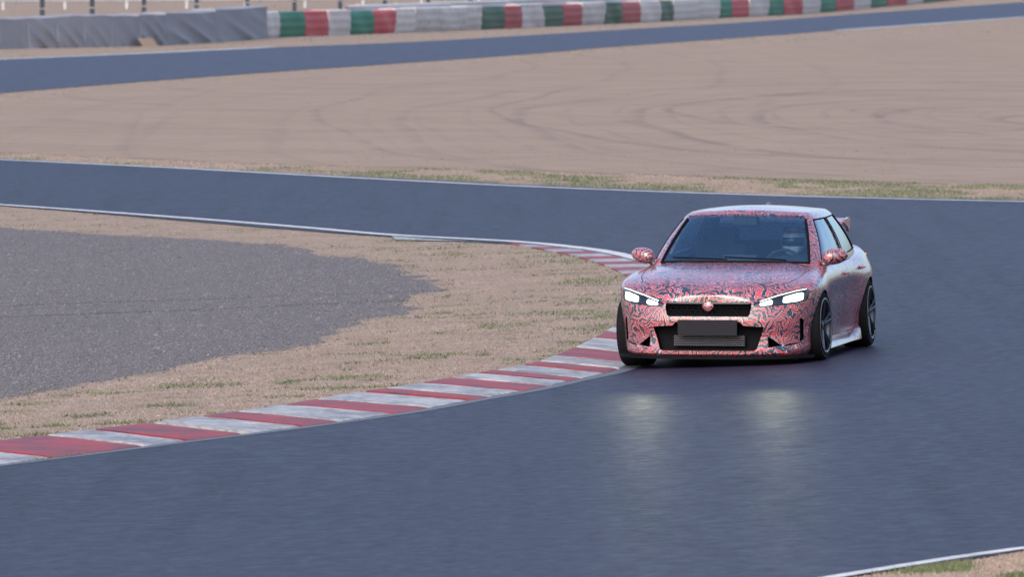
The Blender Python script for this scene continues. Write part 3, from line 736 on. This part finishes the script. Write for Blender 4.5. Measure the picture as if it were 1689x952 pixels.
# wheel wells and cabin space
WZ = .322; mb = MB()
for xw in (0, -2.735):
    for sd in (1, -1):
        pr = [(.352 * math.cos(a), .352 * math.sin(a)) for a in np.linspace(0, 2 * math.pi, 48, endpoint=False)]
        mb.prism([(xw + p[0], WZ + .012 + p[1]) for p in pr], 'y', .58 * sd if sd > 0 else -1.2, 1.2 if sd > 0 else -.58)
mb.box(-3.0, -.62, -.70, .70, .22, 1.2)
c = temp(mb.V, mb.F, [M['black']]); boolop(body, c, 'DIFFERENCE'); kill(c)
def grow(poly, d):
    cx = sum(p[0] for p in poly) / len(poly); cy = sum(p[1] for p in poly) / len(poly); out = []
    n = len(poly); ar = sum(poly[i][0] * poly[(i + 1) % n][1] - poly[(i + 1) % n][0] * poly[i][1] for i in range(n)); sg = 1 if ar > 0 else -1
    for i in range(n):
        a, b, c_ = (np.array(poly[(i + k) % n], float) for k in (-1, 0, 1)); e1 = (b - a) / np.linalg.norm(b - a); e2 = (c_ - b) / np.linalg.norm(c_ - b)
        n1 = np.array([e1[1], -e1[0]]) * sg; n2 = np.array([e2[1], -e2[0]]) * sg; m_ = (n1 + n2) / max(.35, 1 + n1 @ n2); out.append(tuple(b + m_ * d))
    return out
def split(o, poly, ax, a, b, name, gap=.004, wall='black'):
    mb = MB().prism(poly, ax, a, b); c1 = temp(mb.V, mb.F, [M[wall]]); piece = boolop(o, c1, 'INTERSECT', newname=name)
    mb = MB().prism(grow(poly, gap), ax, a - .002, b + .002); c2 = temp(mb.V, mb.F, [M['black']]); boolop(o, c2, 'DIFFERENCE'); kill(c1, c2)
    return piece
# hood
hp = [(.66, -.0), (.655, .25), (.62, .45), (.54, .60), (.42, .685), (.2, .735), (-.1, .755), (-.42, .762), (-.47, .70), (-.43, .4), (-.42, 0)]
hp = hp + [(p[0], -p[1]) for p in hp[::-1] if p[1] > 0]
hood = split(body, hp, 'z', .66, 1.3, 'hood', .006)
# front bumper
bumper = split(body, [(.315, .0), (.36, .62), (.30, .70), (.30, 1.0), (1.3, 1.0), (1.3, .0)], 'y', -1.3, 1.3, 'front_bumper', .003, 'camo')
# headlights
HLP = [(.415, .585), (.44, .566), (.52, .567), (.70, .583), (.80, .597), (.853, .612), (.865, .655), (.862, .705), (.845, .722), (.78, .712), (.62, .672), (.50, .632)]
def rnd(P, m=4): return [tuple(q) for q in catmull(P, m, True)]
EL = {'led1': [(.47, .582), (.485, .574), (.565, .580), (.58, .590), (.582, .613), (.572, .622), (.55, .620), (.478, .598)],
      'led2': [(.672, .604), (.684, .597), (.79, .607), (.822, .619), (.828, .63), (.828, .672), (.818, .682), (.785, .680), (.684, .651), (.672, .643)],
      'drl': [(.46, .6135), (.62, .667), (.78, .7075), (.845, .7175), (.848, .7105), (.78, .6995), (.62, .6585), (.475, .611)]}
hls = []
for sd, nm in ((1, 'headlight'), (-1, 'headlight')):
    P = [(y * sd, z) for y, z in HLP]
    hl = split(bumper, P, 'x', .36, 1.2, nm, .003); hl.data.materials.clear(); hl.data.materials.append(M['gloss'])
    hl.data.polygons.foreach_set('material_index', [0] * len(hl.data.polygons))
    subs = []
    for k, poly in EL.items():
        mb = MB().prism([(y * sd, z) for y, z in poly], 'x', .36, 1.2); c = temp(mb.V, mb.F, [M['led']])
        e = boolop(hl, c, 'INTERSECT', newname='daytime_lamp' if k == 'drl' else 'led_lamp'); kill(c)
        e.data.materials.clear(); e.data.materials.append(M['drl' if k == 'drl' else 'led']); e.data.polygons.foreach_set('material_index', [0] * len(e.data.polygons))
        e.data.transform(Matrix.Translation((.006, .003 * sd, .001))); subs.append(e)
    mb = MB().prism(grow([(y * sd, z) for y, z in HLP], -.004), 'x', .37, 1.2); c = temp(mb.V, mb.F, [M['lens']])
    ln = boolop(hl, c, 'INTERSECT', newname='lens'); kill(c); ln.data.materials.clear(); ln.data.materials.append(M['lens']); ln.data.polygons.foreach_set('material_index', [0] * len(ln.data.polygons))
    ln.data.transform(Matrix.Translation((.012, .006 * sd, .001)))
    hls.append((hl, subs + [ln]))
# openings in the bumper
GR = [(-.395, .598), (-.40, .56), (-.385, .49), (-.365, .472), (.365, .472), (.385, .49), (.40, .56), (.395, .598), (.2, .604), (-.2, .604)]
LI = [(-.515, .378), (-.45, .172), (-.42, .160), (.42, .160), (.45, .172), (.515, .378), (.33, .392), (.30, .425), (-.30, .425), (-.33, .392)]
mb = MB(); mb.prism(GR, 'x', .74, 1.2); mb.prism(LI, 'x', .72, 1.2)
for sd in (1, -1):
    mb.prism([(sd * y, z) for y, z in ((.80, .235), (.825, .245), (.832, .44), (.806, .455))], 'x', .40, 1.2)
    mb.prism([(sd * y, z) for y, z in ((.545, .285), (.558, .288), (.665, .205), (.552, .188))], 'x', .62, 1.2)
    mb.prism([(sd * y, z) for y, z in ((.69, .196), (.79, .218), (.79, .228), (.69, .212))], 'x', .50, 1.2)
c = temp(mb.V, mb.F, [M['black']]); boolop(bumper, c, 'DIFFERENCE'); kill(c)
# doors
DF = [(-.46, .30), (-.50, .205), (-1.66, .205), (-1.715, .40), (-1.735, .93), (-.66, .93), (-.52, .70)]
DR = [(-1.722, .40), (-1.668, .205), (-2.20, .205), (-2.32, .38), (-2.40, .62), (-2.62, .78), (-2.66, .95), (-1.742, .95)]
doors = []
for sd in (1, -1):
    for poly in (DF, DR):
        lo, hi = (.66, 1.3) if sd > 0 else (-1.3, -.66)
        doors.append((sd, split(body, poly, 'y', lo, hi, 'door', .0035)))
for o in [body, hood, bumper] + [d for _, d in doors] + [h for h, _ in hls] + [e for _, s in hls for e in s]:
    bm = bmesh.new(); bm.from_mesh(o.data); bmesh.ops.remove_doubles(bm, verts=bm.verts[:], dist=2e-5)
    bmesh.ops.dissolve_degenerate(bm, edges=bm.edges[:], dist=1e-5); bmesh.ops.triangulate(bm, faces=[f for f in bm.faces if len(f.verts) > 4]); bm.to_mesh(o.data); bm.free(); shade(o.data, 32)
body.name = 'body_shell'
for o in (body, hood, bumper): bodypart(o)
for _, d in doors: bodypart(d)
for h, s in hls:
    bodypart(h)
    for e in s: e.parent = h
# --- greenhouse
S0 = [(-.43, 0), (-.465, .42), (-.585, .705), (-.74, .795), (-1.2, .832), (-1.735, .84), (-2.3, .83), (-2.78, .79), (-3.12, .70), (-3.42, .45), (-3.47, 0)]
S1 = [(-1.27, 0), (-1.29, .33), (-1.385, .53), (-1.46, .575), (-1.62, .597), (-1.86, .607), (-2.16, .602), (-2.42, .582), (-2.62, .53), (-2.80, .32), (-2.83, 0)]
ms = 6; r0 = catmull(S0, ms); r1 = catmull(S1, ms); NG = len(r0); LG = 16
zb_ = interp([(-3.5, .955), (-3.12, .93), (-2.78, .905), (-2.3, .888), (-1.2, .872), (-.74, .868), (-.585, .872), (-.43, .888)])
gh = np.zeros((NG, LG + 1, 3))
for i in range(NG):
    c0, c1 = r0[i], r1[i]; d = c0 - c1
    nb = np.gradient(r0, axis=0)[i]; nb = np.array([-nb[1], nb[0]]); nb /= np.linalg.norm(nb) + 1e-9
    if nb @ (c0 - np.array([-1.9, 0])) < 0: nb = -nb
    z0 = zb_(c0[0]); z1 = 1.337 + .030 * (1 - (c1[1] / .607) ** 2) - (.03 if i > 7 * ms else 0) * (i - 7 * ms) / (3 * ms)
    for j in range(LG + 1):
        s = j / LG; p = c0 + (c1 - c0) * s + nb * .030 * math.sin(math.pi * s) ** .8
        if s > .88: p = p - nb * .02 * ((s - .88) / .12) ** 2
        gh[i, j] = (p[0], p[1] if 0 < i < NG - 1 else 0, z0 + (z1 - z0) * s)
rc = interp([(-2.9, 1.315), (-2.6, 1.352), (-2.3, 1.378), (-1.9, 1.392), (-1.6, 1.388), (-1.38, 1.372), (-1.27, 1.362)])
def roofcrown(x, u, ze, ye): return ze + (max(rc(x), ze) - ze) * (1 - u ** 2.2)
V, Fc, lab = ring_solid(gh, roofcrown, 16)
A, B = 1, LG - 2
def wincell(i, j):
    if not (A <= j < B + 1): return None
    if i < 2 * ms: return 'windscreen' if j >= 1 else None
    if 3 * ms <= i < 5 * ms: return 'front_side_window' if 2 <= j < B else None
    if 5 * ms + 1 <= i < 7 * ms: return 'rear_side_window' if 2 <= j < B else None
    if 8 * ms + 2 <= i: return 'rear_window' if 2 <= j < B else None
    return None
panes = {}; keep = []
for f, l in zip(Fc, lab):
    k = wincell(l[2], l[3]) if l[0] == 'w' else None
    if l[0] == 'b': continue
    if k: panes.setdefault((k, 0 if k in ('windscreen', 'rear_window') else l[1]), []).append(f)
    else: keep.append(f)
V = np.array(V)
def solid(name, Fs, mat, th, off, smooth=35):
    used = sorted({i for f in Fs for i in f}); mp = {a: b for b, a in enumerate(used)}
    o = mesh(name, V[used], [[mp[i] for i in f] for f in Fs], mat)
    bm = bmesh.new(); bm.from_mesh(o.data); bmesh.ops.recalc_face_normals(bm, faces=bm.faces[:])
    up = sum((f.calc_center_median() - Vector((-1.9, 0, 1.0))).dot(f.normal) for f in bm.faces)
    if up < 0: bmesh.ops.reverse_faces(bm, faces=bm.faces[:])
    bm.normal_update()
    if off:
        for v in bm.verts: v.co -= v.normal * off
    bm.to_mesh(o.data); bm.free()
    if th:
        md = o.modifiers.new('s', 'SOLIDIFY'); md.thickness = th; md.offset = -1
        dg = bpy.context.evaluated_depsgraph_get(); me = bpy.data.meshes.new_from_object(o.evaluated_get(dg)); o.modifiers.remove(md); o.data = me
    shade(o.data, smooth); return bodypart(o)
roof = solid('roof', keep, M['camo'], .03, 0)
for (k, sd), Fs in panes.items(): solid(k, Fs, M['glass' if k == 'windscreen' else 'side_glass'], .004, .006, 60)
# black surrounds: windscreen border strips and side window seals (thin frames just inside the glass edge)
def edge_path(seq, side, off=.002):
    out = []
    for (i, j) in seq:
        p = gh[i, j].copy(); c = np.array([p[0], p[1] * side, p[2]]); out.append(tuple(c))
    return out
for side in (1, -1):
    mb = MB(); mb.tube([p for p in edge_path([(2 * ms, j) for j in range(1, LG - 1)], side)], .011, 6); bodypart(mb.build('windscreen_seal', M['black'], None))
    ring = [(i, 2) for i in range(3 * ms, 5 * ms + 1)] + [(5 * ms, j) for j in range(3, B)] + [(i, B) for i in range(5 * ms, 3 * ms - 1, -1)] + [(3 * ms, j) for j in range(B - 1, 1, -1)]
    mb = MB(); mb.tube(edge_path(ring, side), .006, 6); bodypart(mb.build('window_seal', M['black'], None))
    ring = [(i, 2) for i in range(5 * ms + 1, 7 * ms + 1)] + [(7 * ms, j) for j in range(3, B)] + [(i, B) for i in range(7 * ms, 5 * ms, -1)] + [(5 * ms + 1, j) for j in range(B - 1, 1, -1)]
    mb = MB(); mb.tube(edge_path(ring, side), .006, 6); bodypart(mb.build('window_seal', M['black'], None))
mb = MB(); mb.tube([tuple(gh[i, 1] * (1, sd, 1)) for sd, rng_ in ((-1, range(2 * ms, 0, -1)), (1, range(0, 2 * ms + 1))) for i in rng_], .014, 6); bodypart(mb.build('cowl', M['black'], None))
# --- grille, emblem, plate, intercooler
def nosex(y, z):
    """x of the nose surface at (y, z)"""
    best = None
    zz = half[:, :, 2]
    pts = []
    for i in range(NP // 2):
        j = int(np.clip(np.searchsorted(half[i, :, 2], z), 1, LV)); a, b = half[i, j - 1], half[i, j]; t = (z - a[2]) / (b[2] - a[2] + 1e-9); t = min(max(t, 0), 1); q = a + (b - a) * t; pts.append((q[1], q[0]))
    pts = np.array(pts); return float(np.interp(abs(y), pts[:, 0], pts[:, 1]))
mb = MB(); cw, ch = .052, .034; row = 0; z = .478
while z < .600:
    y = -.385 + (cw / 2 if row % 2 else 0)
    while y < .385:
        r_ = .022; P = [(y + r_ * math.cos(a), z + r_ * .85 * math.sin(a)) for a in np.linspace(0, 2 * math.pi, 7)]
        xx = nosex(y, z) - .035
        mb.tube([(xx, p[0], p[1]) for p in P], .0035, 4, False); y += cw
    z += ch; row += 1
gr_ = bodypart(mb.build('grille_mesh', M['black'], None, 50)); gr_['kind'] = 'stuff'
for z0, hh_, mt in ((.4715, .006, 'gloss'), (.592, .012, 'gloss')):
    mb = MB(); mb.tube([(nosex(y, z0) - .006, y, z0) for y in np.linspace(-.38, .38, 24)], hh_, 6); bodypart(mb.build('grille_bar', M[mt], None))
# camouflaged emblem cover
mb = MB(); n = 14; Vv = []; Ff = []
for a in range(n):
    t = 2 * math.pi * a / n
    for q in range(5):
        f = (q + .0) / 4; wy = .052 * (1 - .35 * max(0, -math.sin(t))) ; Vv.append((nosex(0, .57) + .004 + .014 * (1 - f * f), wy * f * math.cos(t), .565 + .044 * f * math.sin(t)))
for a in range(n):
    b = (a + 1) % n
    for q in range(4): Ff.append((a * 5 + q, a * 5 + q + 1, b * 5 + q + 1, b * 5 + q))
bodypart(mesh('emblem_cover', Vv, Ff, M['camo'], None, 60))
mb = MB(); mb.prism([(-.275, .302), (.275, .302), (.275, .445), (-.275, .445)], 'x', .862, .908)
o = bodypart(mb.build('number_plate', M['plate'], None)); 
ic = MB(); ic.box(.765, .775, -.335, .335, .195, .30); o = bodypart(ic.build('intercooler', M['black'], None))
for k in range(6):
    mb = MB(); z = .203 + k * .0165
    mb.prism([(-.33, z), (.33, z), (.33, z + .006), (-.33, z + .006)], 'x', .776, .80); t_ = mb.build('fin', M['core'], o)
mb = MB()
for k in range(6):
    z = .203 + k * .0165
    for q in range(26): y = -.325 + q * .025 + (.0125 if k % 2 else 0); mb.box(.777, .798, y - .0025, y + .0025, z + .006, z + .0165)
t_ = mb.build('fin_web', M['core'], o); t_['kind'] = 'stuff'
mb = MB(); mb.tube([(nosex(y, .165) - .03, y, .168) for y in np.linspace(-.42, .42, 20)], .006, 6); bodypart(mb.build('intake_bar', M['black'], None))
# splitter lip
lp = [(p + n_ * .012) for p, n_ in zip(plan, pn2) if p[0] > .38]; lp = lp + [np.array((p[0], -p[1])) for p in lp[:0:-1]]
fr_ = [p for p in lp]; fr_ = [tuple(p) for p in sorted(fr_, key=lambda q: q[1])]
mb = MB().prism(fr_, 'z', .082, .108); bodypart(mb.build('splitter', M['black'], None))
# side skirts
for sd in (1, -1):
    Vv = []; pr = [(.80, .105), (.885, .098), (.905, .112), (.895, .135), (.875, .165), (.85, .178), (.80, .178)]; Xs = np.linspace(-.40, -2.34, 16); Ff = []
    for k, xx in enumerate(Xs):
        e = .018 * float(sm(-1.9, -2.3, xx)); up = .0 + .075 * float(sm(-2.0, -2.34, xx))
        for q, (yy, zz) in enumerate(pr): Vv.append((xx, sd * (yy + e), zz + (up if q > 2 else 0)))
    n = len(pr)
    for k in range(len(Xs) - 1):
        for q in range(n): Ff.append((k * n + q, k * n + (q + 1) % n, (k + 1) * n + (q + 1) % n, (k + 1) * n + q))
    Ff += [tuple(range(n)), tuple(range((len(Xs) - 1) * n + n - 1, (len(Xs) - 1) * n - 1, -1))]
    o = mesh('side_skirt', Vv, Ff, M['camo'], None, 40); bm = bmesh.new(); bm.from_mesh(o.data); bmesh.ops.recalc_face_normals(bm, faces=bm.faces[:]); bm.to_mesh(o.data); bm.free(); shade(o.data, 40); bodypart(o)
# door handles, on the doors
def sidey(x, z):
    i = int(np.argmin(abs(half[:, LV // 2, 0] - x) + 10 * (half[:, LV // 2, 1] < .5))); j = int(np.clip(np.searchsorted(half[i, :, 2], z), 1, LV)); return float(half[i, j, 1])
for (sd, d), k in zip(doors, (0, 1, 0, 1)):
    xc = (-1.52, -2.42)[k]; zz = (.775, .79)[k]; y = sidey(xc, zz)
    P = [(xc + a, sd * (y + b), zz + .004 * c_) for a, b, c_ in ((-.11, -.01, 0), (-.085, .024, 0), (0, .032, 1), (.085, .024, 0), (.11, -.01, 0))]
    mb = MB(); mb.tube(P, [.012, .015, .016, .015, .012], 8); mb.build('handle', M['camo'], d)
# mirrors
for sd in (1, -1):
    Vv = []; Ff = []; nu, nv = 16, 10
    for a in range(nu):
        t = 2 * math.pi * a / nu
        for q in range(nv + 1):
            f = q / nv; yy = .80 + .225 * f; rad = math.sin(math.pi * min(1, .12 + .86 * f)) ** .55 if q < nv else .25
            rad = [.45, .78, .93, 1, 1, .99, .96, .90, .78, .58, .2][q]
            Vv.append((-.82 + .085 * rad * math.cos(t) * (1.15 if math.cos(t) > 0 else .55) - .05 * f, sd * yy, .955 + .015 * f + .075 * rad * math.sin(t) - .012 * (1 - f)))
    n = nv + 1
    for a in range(nu):
        b = (a + 1) % nu
        for q in range(nv): Ff.append((a * n + q, a * n + q + 1, b * n + q + 1, b * n + q))
    Ff += [tuple(a * n for a in range(nu)), tuple(a * n + nv for a in range(nu - 1, -1, -1))]
    o = mesh('wing_mirror', Vv, Ff, M['camo'], None, 60); bm = bmesh.new(); bm.from_mesh(o.data); bmesh.ops.recalc_face_normals(bm, faces=bm.faces[:]); bm.to_mesh(o.data); bm.free(); shade(o.data, 50); bodypart(o)
    mb = MB(); mb.tube([(-.84, sd * .76, .862), (-.83, sd * .82, .885), (-.83, sd * .86, .915)], [.03, .026, .03], 8); mb.build('stalk', M['camo'], o)
    mb = MB(); mb.lathe_y([(.0, 0), (.06, 0), (.06, .004), (0, .004)], 20); g_ = mb.build('mirror_glass', M['gloss'], o); g_.data.transform(Matrix.Translation((-.905, sd * .915, .965)) @ Matrix.Rotation(R(90), 4, 'Z') @ Matrix.Diagonal((1.5, 1, .95, 1)))
# rear wing
mb = MB(); Vv = []; Ff = []; af = [(-3.12, 1.175), (-3.16, 1.195), (-3.28, 1.20), (-3.42, 1.225), (-3.44, 1.222), (-3.40, 1.205), (-3.28, 1.172), (-3.16, 1.165)]
Ys = np.linspace(-.63, .63, 17); n = len(af)
for y in Ys:
    for (xx, zz) in af: Vv.append((xx + .04 * (abs(y) / .6) ** 2, y, zz - .012 * (abs(y) / .6) ** 2))
for k in range(len(Ys) - 1):
    for q in range(n): Ff.append((k * n + q, k * n + (q + 1) % n, (k + 1) * n + (q + 1) % n, (k + 1) * n + q))
Ff += [tuple(range(n)), tuple(range((len(Ys) - 1) * n + n - 1, (len(Ys) - 1) * n - 1, -1))]
wing = mesh('rear_wing', Vv, Ff, M['camo'], None, 40); bm = bmesh.new(); bm.from_mesh(wing.data); bmesh.ops.recalc_face_normals(bm, faces=bm.faces[:]); bm.to_mesh(wing.data); bm.free(); shade(wing.data, 40); bodypart(wing)
for sd in (1, -1):
    mb = MB().prism([(-3.05, 1.185), (-3.09, 1.205), (-3.36, 1.222), (-3.43, 1.20), (-3.40, 1.10), (-3.36, 1.085), (-3.28, 1.13)], 'y', sd * .632 - .012, sd * .632 + .012); mb.build('end_plate', M['camo'], wing)
    mb = MB().prism([(-3.18, 1.172), (-3.36, 1.19), (-3.42, .99), (-3.24, 1.03)], 'y', sd * .44 - .012, sd * .44 + .012); mb.build('strut', M['black'], wing)
    # tail lamps and rear reflectors wrapping the corner
    mb = MB(); mb.prism([(-3.46, .845), (-3.46, .895), (-3.60, .905), (-3.64, .85)], 'y', .45, .70) if sd > 0 else mb.prism([(-3.46, .845), (-3.46, .895), (-3.60, .905), (-3.64, .85)], 'y', -.70, -.45); bodypart(mb.build('tail_light', M['tail'], None))
    mb = MB(); mb.box(-3.22, -3.18, min(sd * .80, sd * .838), max(sd * .80, sd * .838), .868, .886); bodypart(mb.build('side_marker', M['amber'], None))
for y in (-.16, 0, .16):
    mb = MB(); mb.tube([(-3.40, y, .24), (-3.70, y, .24)], .05 if y == 0 else .042, 16, True); bodypart(mb.build('exhaust_tip', M['chrome'], None))
# roof antenna
mb = MB().prism([(-2.42, 1.35), (-2.60, 1.335), (-2.575, 1.392), (-2.54, 1.395)], 'y', -.018, .018); bodypart(mb.build('antenna', M['camo'], None))
# wipers
for (y0, y1) in ((.50, -.08), (-.05, -.58)):
    P = []
    for f in np.linspace(0, 1, 8):
        y = y0 + (y1 - y0) * f; i = int(np.argmin(abs(gh[:2 * ms + 1, 1, 1] - abs(y)))); b = gh[i, 1]; t2 = gh[i, 3]; q = b + (t2 - b) * (.15 + .35 * f); P.append((q[0] + .014, y, q[2] + .012))
    mb = MB(); mb.tube(P, .008, 5); bodypart(mb.build('wiper', M['black'], None))
# --- wheels
def wheel(name, x, sd, steer):
    wv = empty(name, (0, 0, 0)); wv.parent = car; wv.location = (x, sd * .812, WZ); wv.rotation_euler = (0, 0, steer)
    s = sd
    prof = [(.236, -.125), (.262, -.135), (.300, -.137), (.316, -.122), (.3215, -.09), (.322, 0), (.3215, .09), (.316, .122), (.300, .137), (.262, .135), (.236, .125)]
    mb = MB(); mb.lathe_y([(r_, y) for r_, y in prof], 64)
    for gy in (-.06, -.02, .02, .06): pass
    ty = mb.build('tyre', M['rubber'], wv, 40)
    mb = MB(); mb.lathe_y([(.246, .134 * s), (.252, .140 * s), (.246, .142 * s), (.236, .136 * s), (.226, .11 * s), (.222, -.10 * s), (.236, -.13 * s), (.24, -.12 * s), (.238, .11 * s)], 64)
    rim = mb.build('rim', M['rim'], wv, 40)
    mb = MB(); mb.lathe_y([(.2505, .139 * s), (.2535, .1425 * s), (.246, .1445 * s), (.240, .1425 * s), (.244, .139 * s)], 64); mb.build('rim_edge', M['rimlip'], rim, 40)
    for k in range(5):
        for dlt in (-.13, .13):
            a = 2 * math.pi * k / 5 + .3
            p0 = (.055 * math.cos(a + dlt * 1.2), .105 * s, .055 * math.sin(a + dlt * 1.2)); p1 = (.15 * math.cos(a + dlt), .122 * s, .15 * math.sin(a + dlt)); p2 = (.238 * math.cos(a + dlt * 1.15), .132 * s, .238 * math.sin(a + dlt * 1.15))
            mb = MB(); mb.tube([p0, p1, p2], [.017, .014, .016], 6); mb.build('spoke', M['rim'], rim, 40)
    mb = MB(); mb.lathe_y([(0, .118 * s), (.035, .116 * s), (.062, .10 * s), (.064, .06 * s), (0, .06 * s)], 24, closed=False); mb.build('hub', M['rim'], rim, 40)
    mb = MB(); mb.lathe_y([(.05, .035 * s), (.175, .035 * s), (.175, .06 * s), (.05, .06 * s)], 40); mb.build('brake_disc', M['disc'], wv, 30)
    mb = MB(); P = [(.155 * math.cos(a), .05 * s, .155 * math.sin(a)) for a in np.linspace(-.55, .55, 7)]; mb.tube(P, .032, 6); mb.build('caliper', M['caliper'], wv, 40)
    return wv
wheel('front_wheel', 0, 1, R(-3)); wheel('front_wheel', 0, -1, R(-3)); wheel('rear_wheel', -2.735, 1, 0); wheel('rear_wheel', -2.735, -1, 0)
# --- cabin
mb = MB().prism([(-.62, .60), (-.62, .855), (-.80, .875), (-1.02, .875), (-1.08, .80), (-1.05, .55)], 'y', -.69, .69); bodypart(mb.build('dashboard', M['interior'], None))
mb = MB().box(-2.95, -.66, -.69, .69, .225, .245); bodypart(mb.build('cabin_floor', M['interior'], None))
mb = MB().box(-.905, -.885, -.16, .16, .876, .965); bodypart(mb.build('dash_screen', simple('screen_glass', (.03, .045, .06), .25), None))
for y in (.36, -.36):
    mb = MB(); mb.prism([(-1.28, .30), (-1.25, .46), (-1.72, .50), (-1.80, .34)], 'y', y - .25, y + .25); s_ = bodypart(mb.build('seat', M['seat'], None, 40))
    mb = MB(); mb.prism([(-1.70, .46), (-1.80, .42), (-2.02, 1.00), (-1.98, 1.04), (-1.92, 1.02)], 'y', y - .24, y + .24); mb.build('seat_back', M['seat'], s_, 40)
    mb = MB(); mb.prism([(-1.95, 1.03), (-2.03, 1.02), (-2.06, 1.16), (-1.99, 1.18)], 'y', y - .13, y + .13); mb.build('headrest', M['seat'], s_, 40)
mb = MB(); mb.prism([(-2.35, .30), (-2.35, .48), (-2.70, .50), (-2.93, 1.02), (-2.98, .98), (-2.85, .30)], 'y', -.62, .62); bodypart(mb.build('rear_bench', M['seat'], None))
mb = MB(); tor = [(-1.20 - .06 * math.sin(a), .36 + .18 * math.cos(a), .83 + .165 * math.sin(a)) for a in np.linspace(0, 2 * math.pi, 25)]; mb.tube(tor, .015, 8, False)
sw = bodypart(mb.build('steering_wheel', M['interior'], None)); mb = MB(); mb.tube([(-1.04, .36, .79), (-1.19, .36, .83)], .03, 8); mb.tube([(-1.19, .19, .83), (-1.19, .53, .83)], .018, 6); mb.build('steering_column', M['interior'], sw)
mb = MB().prism([(-.11, 1.235), (.11, 1.235), (.10, 1.305), (-.10, 1.305)], 'x', -1.36, -1.20); bodypart(mb.build('sensor_housing', M['interior'], None))
mb = MB().prism([(-.12, 1.20), (.12, 1.20), (.115, 1.265), (-.115, 1.265)], 'x', -1.40, -1.375); bodypart(mb.build('interior_mirror', M['gloss'], None))
# headlamp beams: one spot inside each lamp
for sd in (1, -1):
    l = bpy.data.lights.new('headlamp_beam', 'SPOT'); l.energy = 30; l.spot_size = R(15); l.spot_blend = 1.0; l.color = (.97, 1.0, .66); l.shadow_soft_size = .06
    lo = bpy.data.objects.new('headlamp_beam', l); col.objects.link(lo); lo.parent = car
    lo.location = (.93, sd * .62, .62); lo.rotation_euler = Vector((1, .04, -.02)).to_track_quat('-Z', 'Y').to_euler(); lo.scale = (3.2, 1, 1)
# --- driver
BM = CM @ ROLL
def person():
    J = dict(pel=(-1.62, 0, .50), bel=(-1.68, 0, .64), che=(-1.76, 0, .82), nek=(-1.80, 0, .94), hed=(-1.80, 0, 1.02),
             sl=(-1.75, .18, .88), el=(-1.52, .25, .74), wl=(-1.27, .16, .86), hl=(-1.21, .165, .885), sr=(-1.75, -.18, .88), er=(-1.52, -.25, .74), wr=(-1.27, -.16, .86), hr=(-1.21, -.165, .885),
             hpl=(-1.58, .10, .49), kl=(-1.20, .15, .58), al=(-.92, .13, .34), tl=(-.80, .13, .33), hpr=(-1.58, -.10, .49), kr=(-1.20, -.15, .58), ar=(-.92, -.13, .34), tr=(-.80, -.13, .33))
    rad = dict(pel=.15, bel=.14, che=.16, nek=.065, hed=.08, sl=.075, sr=.075, el=.05, er=.05, wl=.035, wr=.035, hl=.04, hr=.04, hpl=.095, hpr=.095, kl=.065, kr=.065, al=.045, ar=.045, tl=.04, tr=.04)
    E = [('pel', 'bel'), ('bel', 'che'), ('che', 'nek'), ('nek', 'hed'), ('che', 'sl'), ('sl', 'el'), ('el', 'wl'), ('wl', 'hl'), ('che', 'sr'), ('sr', 'er'), ('er', 'wr'), ('wr', 'hr'), ('pel', 'hpl'), ('hpl', 'kl'), ('kl', 'al'), ('al', 'tl'), ('pel', 'hpr'), ('hpr', 'kr'), ('kr', 'ar'), ('ar', 'tr')]
    for s_, sg in (('l', 1), ('r', -1)):                      # gloved fingers curled over the rim
        hx, hy, hz = J['h' + s_]
        for k in range(4):
            dz = .024 - .016 * k; a, b = f'f{s_}{k}a', f'f{s_}{k}b'
            J[a] = (hx + .028, hy + sg * .02, hz + dz); J[b] = (hx + .012, hy + sg * .048, hz + dz); rad[a] = rad[b] = .0085; E += [('h' + s_, a), (a, b)]
        a = f't{s_}a'; J[a] = (hx - .01, hy + sg * .035, hz + .03); rad[a] = .0095; E.append(('h' + s_, a))
    names = list(J); me = bpy.data.meshes.new('person'); me.from_pydata([J[n] for n in names], [(names.index(a), names.index(b)) for a, b in E], [])
    o = bpy.data.objects.new('person', me); col.objects.link(o); md = o.modifiers.new('skin', 'SKIN')
    for k, n in enumerate(names): me.skin_vertices[0].data[k].radius = (rad[n], rad[n]); me.skin_vertices[0].data[k].use_root = (n == 'pel')
    ss = o.modifiers.new('sub', 'SUBSURF'); ss.levels = 2; ss.render_levels = 2
    dg = bpy.context.evaluated_depsgraph_get(); m2 = bpy.data.meshes.new_from_object(o.evaluated_get(dg)); o.modifiers.clear(); o.data = m2; m2.materials.clear(); m2.materials.append(M['suit']); shade(m2, 80)
    return o
drv = person(); drv.data.transform(Matrix.Translation((1.62, 0, -.42)))
tag(drv, 'person in dark racing suit and pale helmet driving, both hands on the wheel', 'person')
drv.matrix_world = BM @ Matrix.Translation((-1.62, .36, .42))
Vv = []; Ff = []; Fm = []; nu, nv = 28, 18
for a in range(nu):
    t = 2 * math.pi * a / nu
    for q in range(nv + 1):
        ph = -math.pi * .40 + (math.pi * .9) * q / nv; r_ = math.cos(ph) if q < nv else 0.0
        cx, cy = math.cos(t) * r_, math.sin(t) * r_
        Vv.append((-.185 + .145 * cx * (1.06 if cx > 0 else 1), .118 * cy, .635 + .135 * math.sin(ph) - (.025 if (cx > .55 and ph < -.4) else 0)))
for a in range(nu):
    b = (a + 1) % nu
    for q in range(nv):
        Ff.append((a * (nv + 1) + q, b * (nv + 1) + q, b * (nv + 1) + q + 1, a * (nv + 1) + q + 1))
        ang = min(a, nu - a) / nu * 360
        Fm.append(1 if (ang < 74 and 6 <= q <= 9) else (2 if (q in (12, 13) and ang < 120) else 0))
hm = mesh('helmet', Vv, Ff, [M['helmet'], M['visor'], M['helmet_red']], drv, 60, mi=Fm)
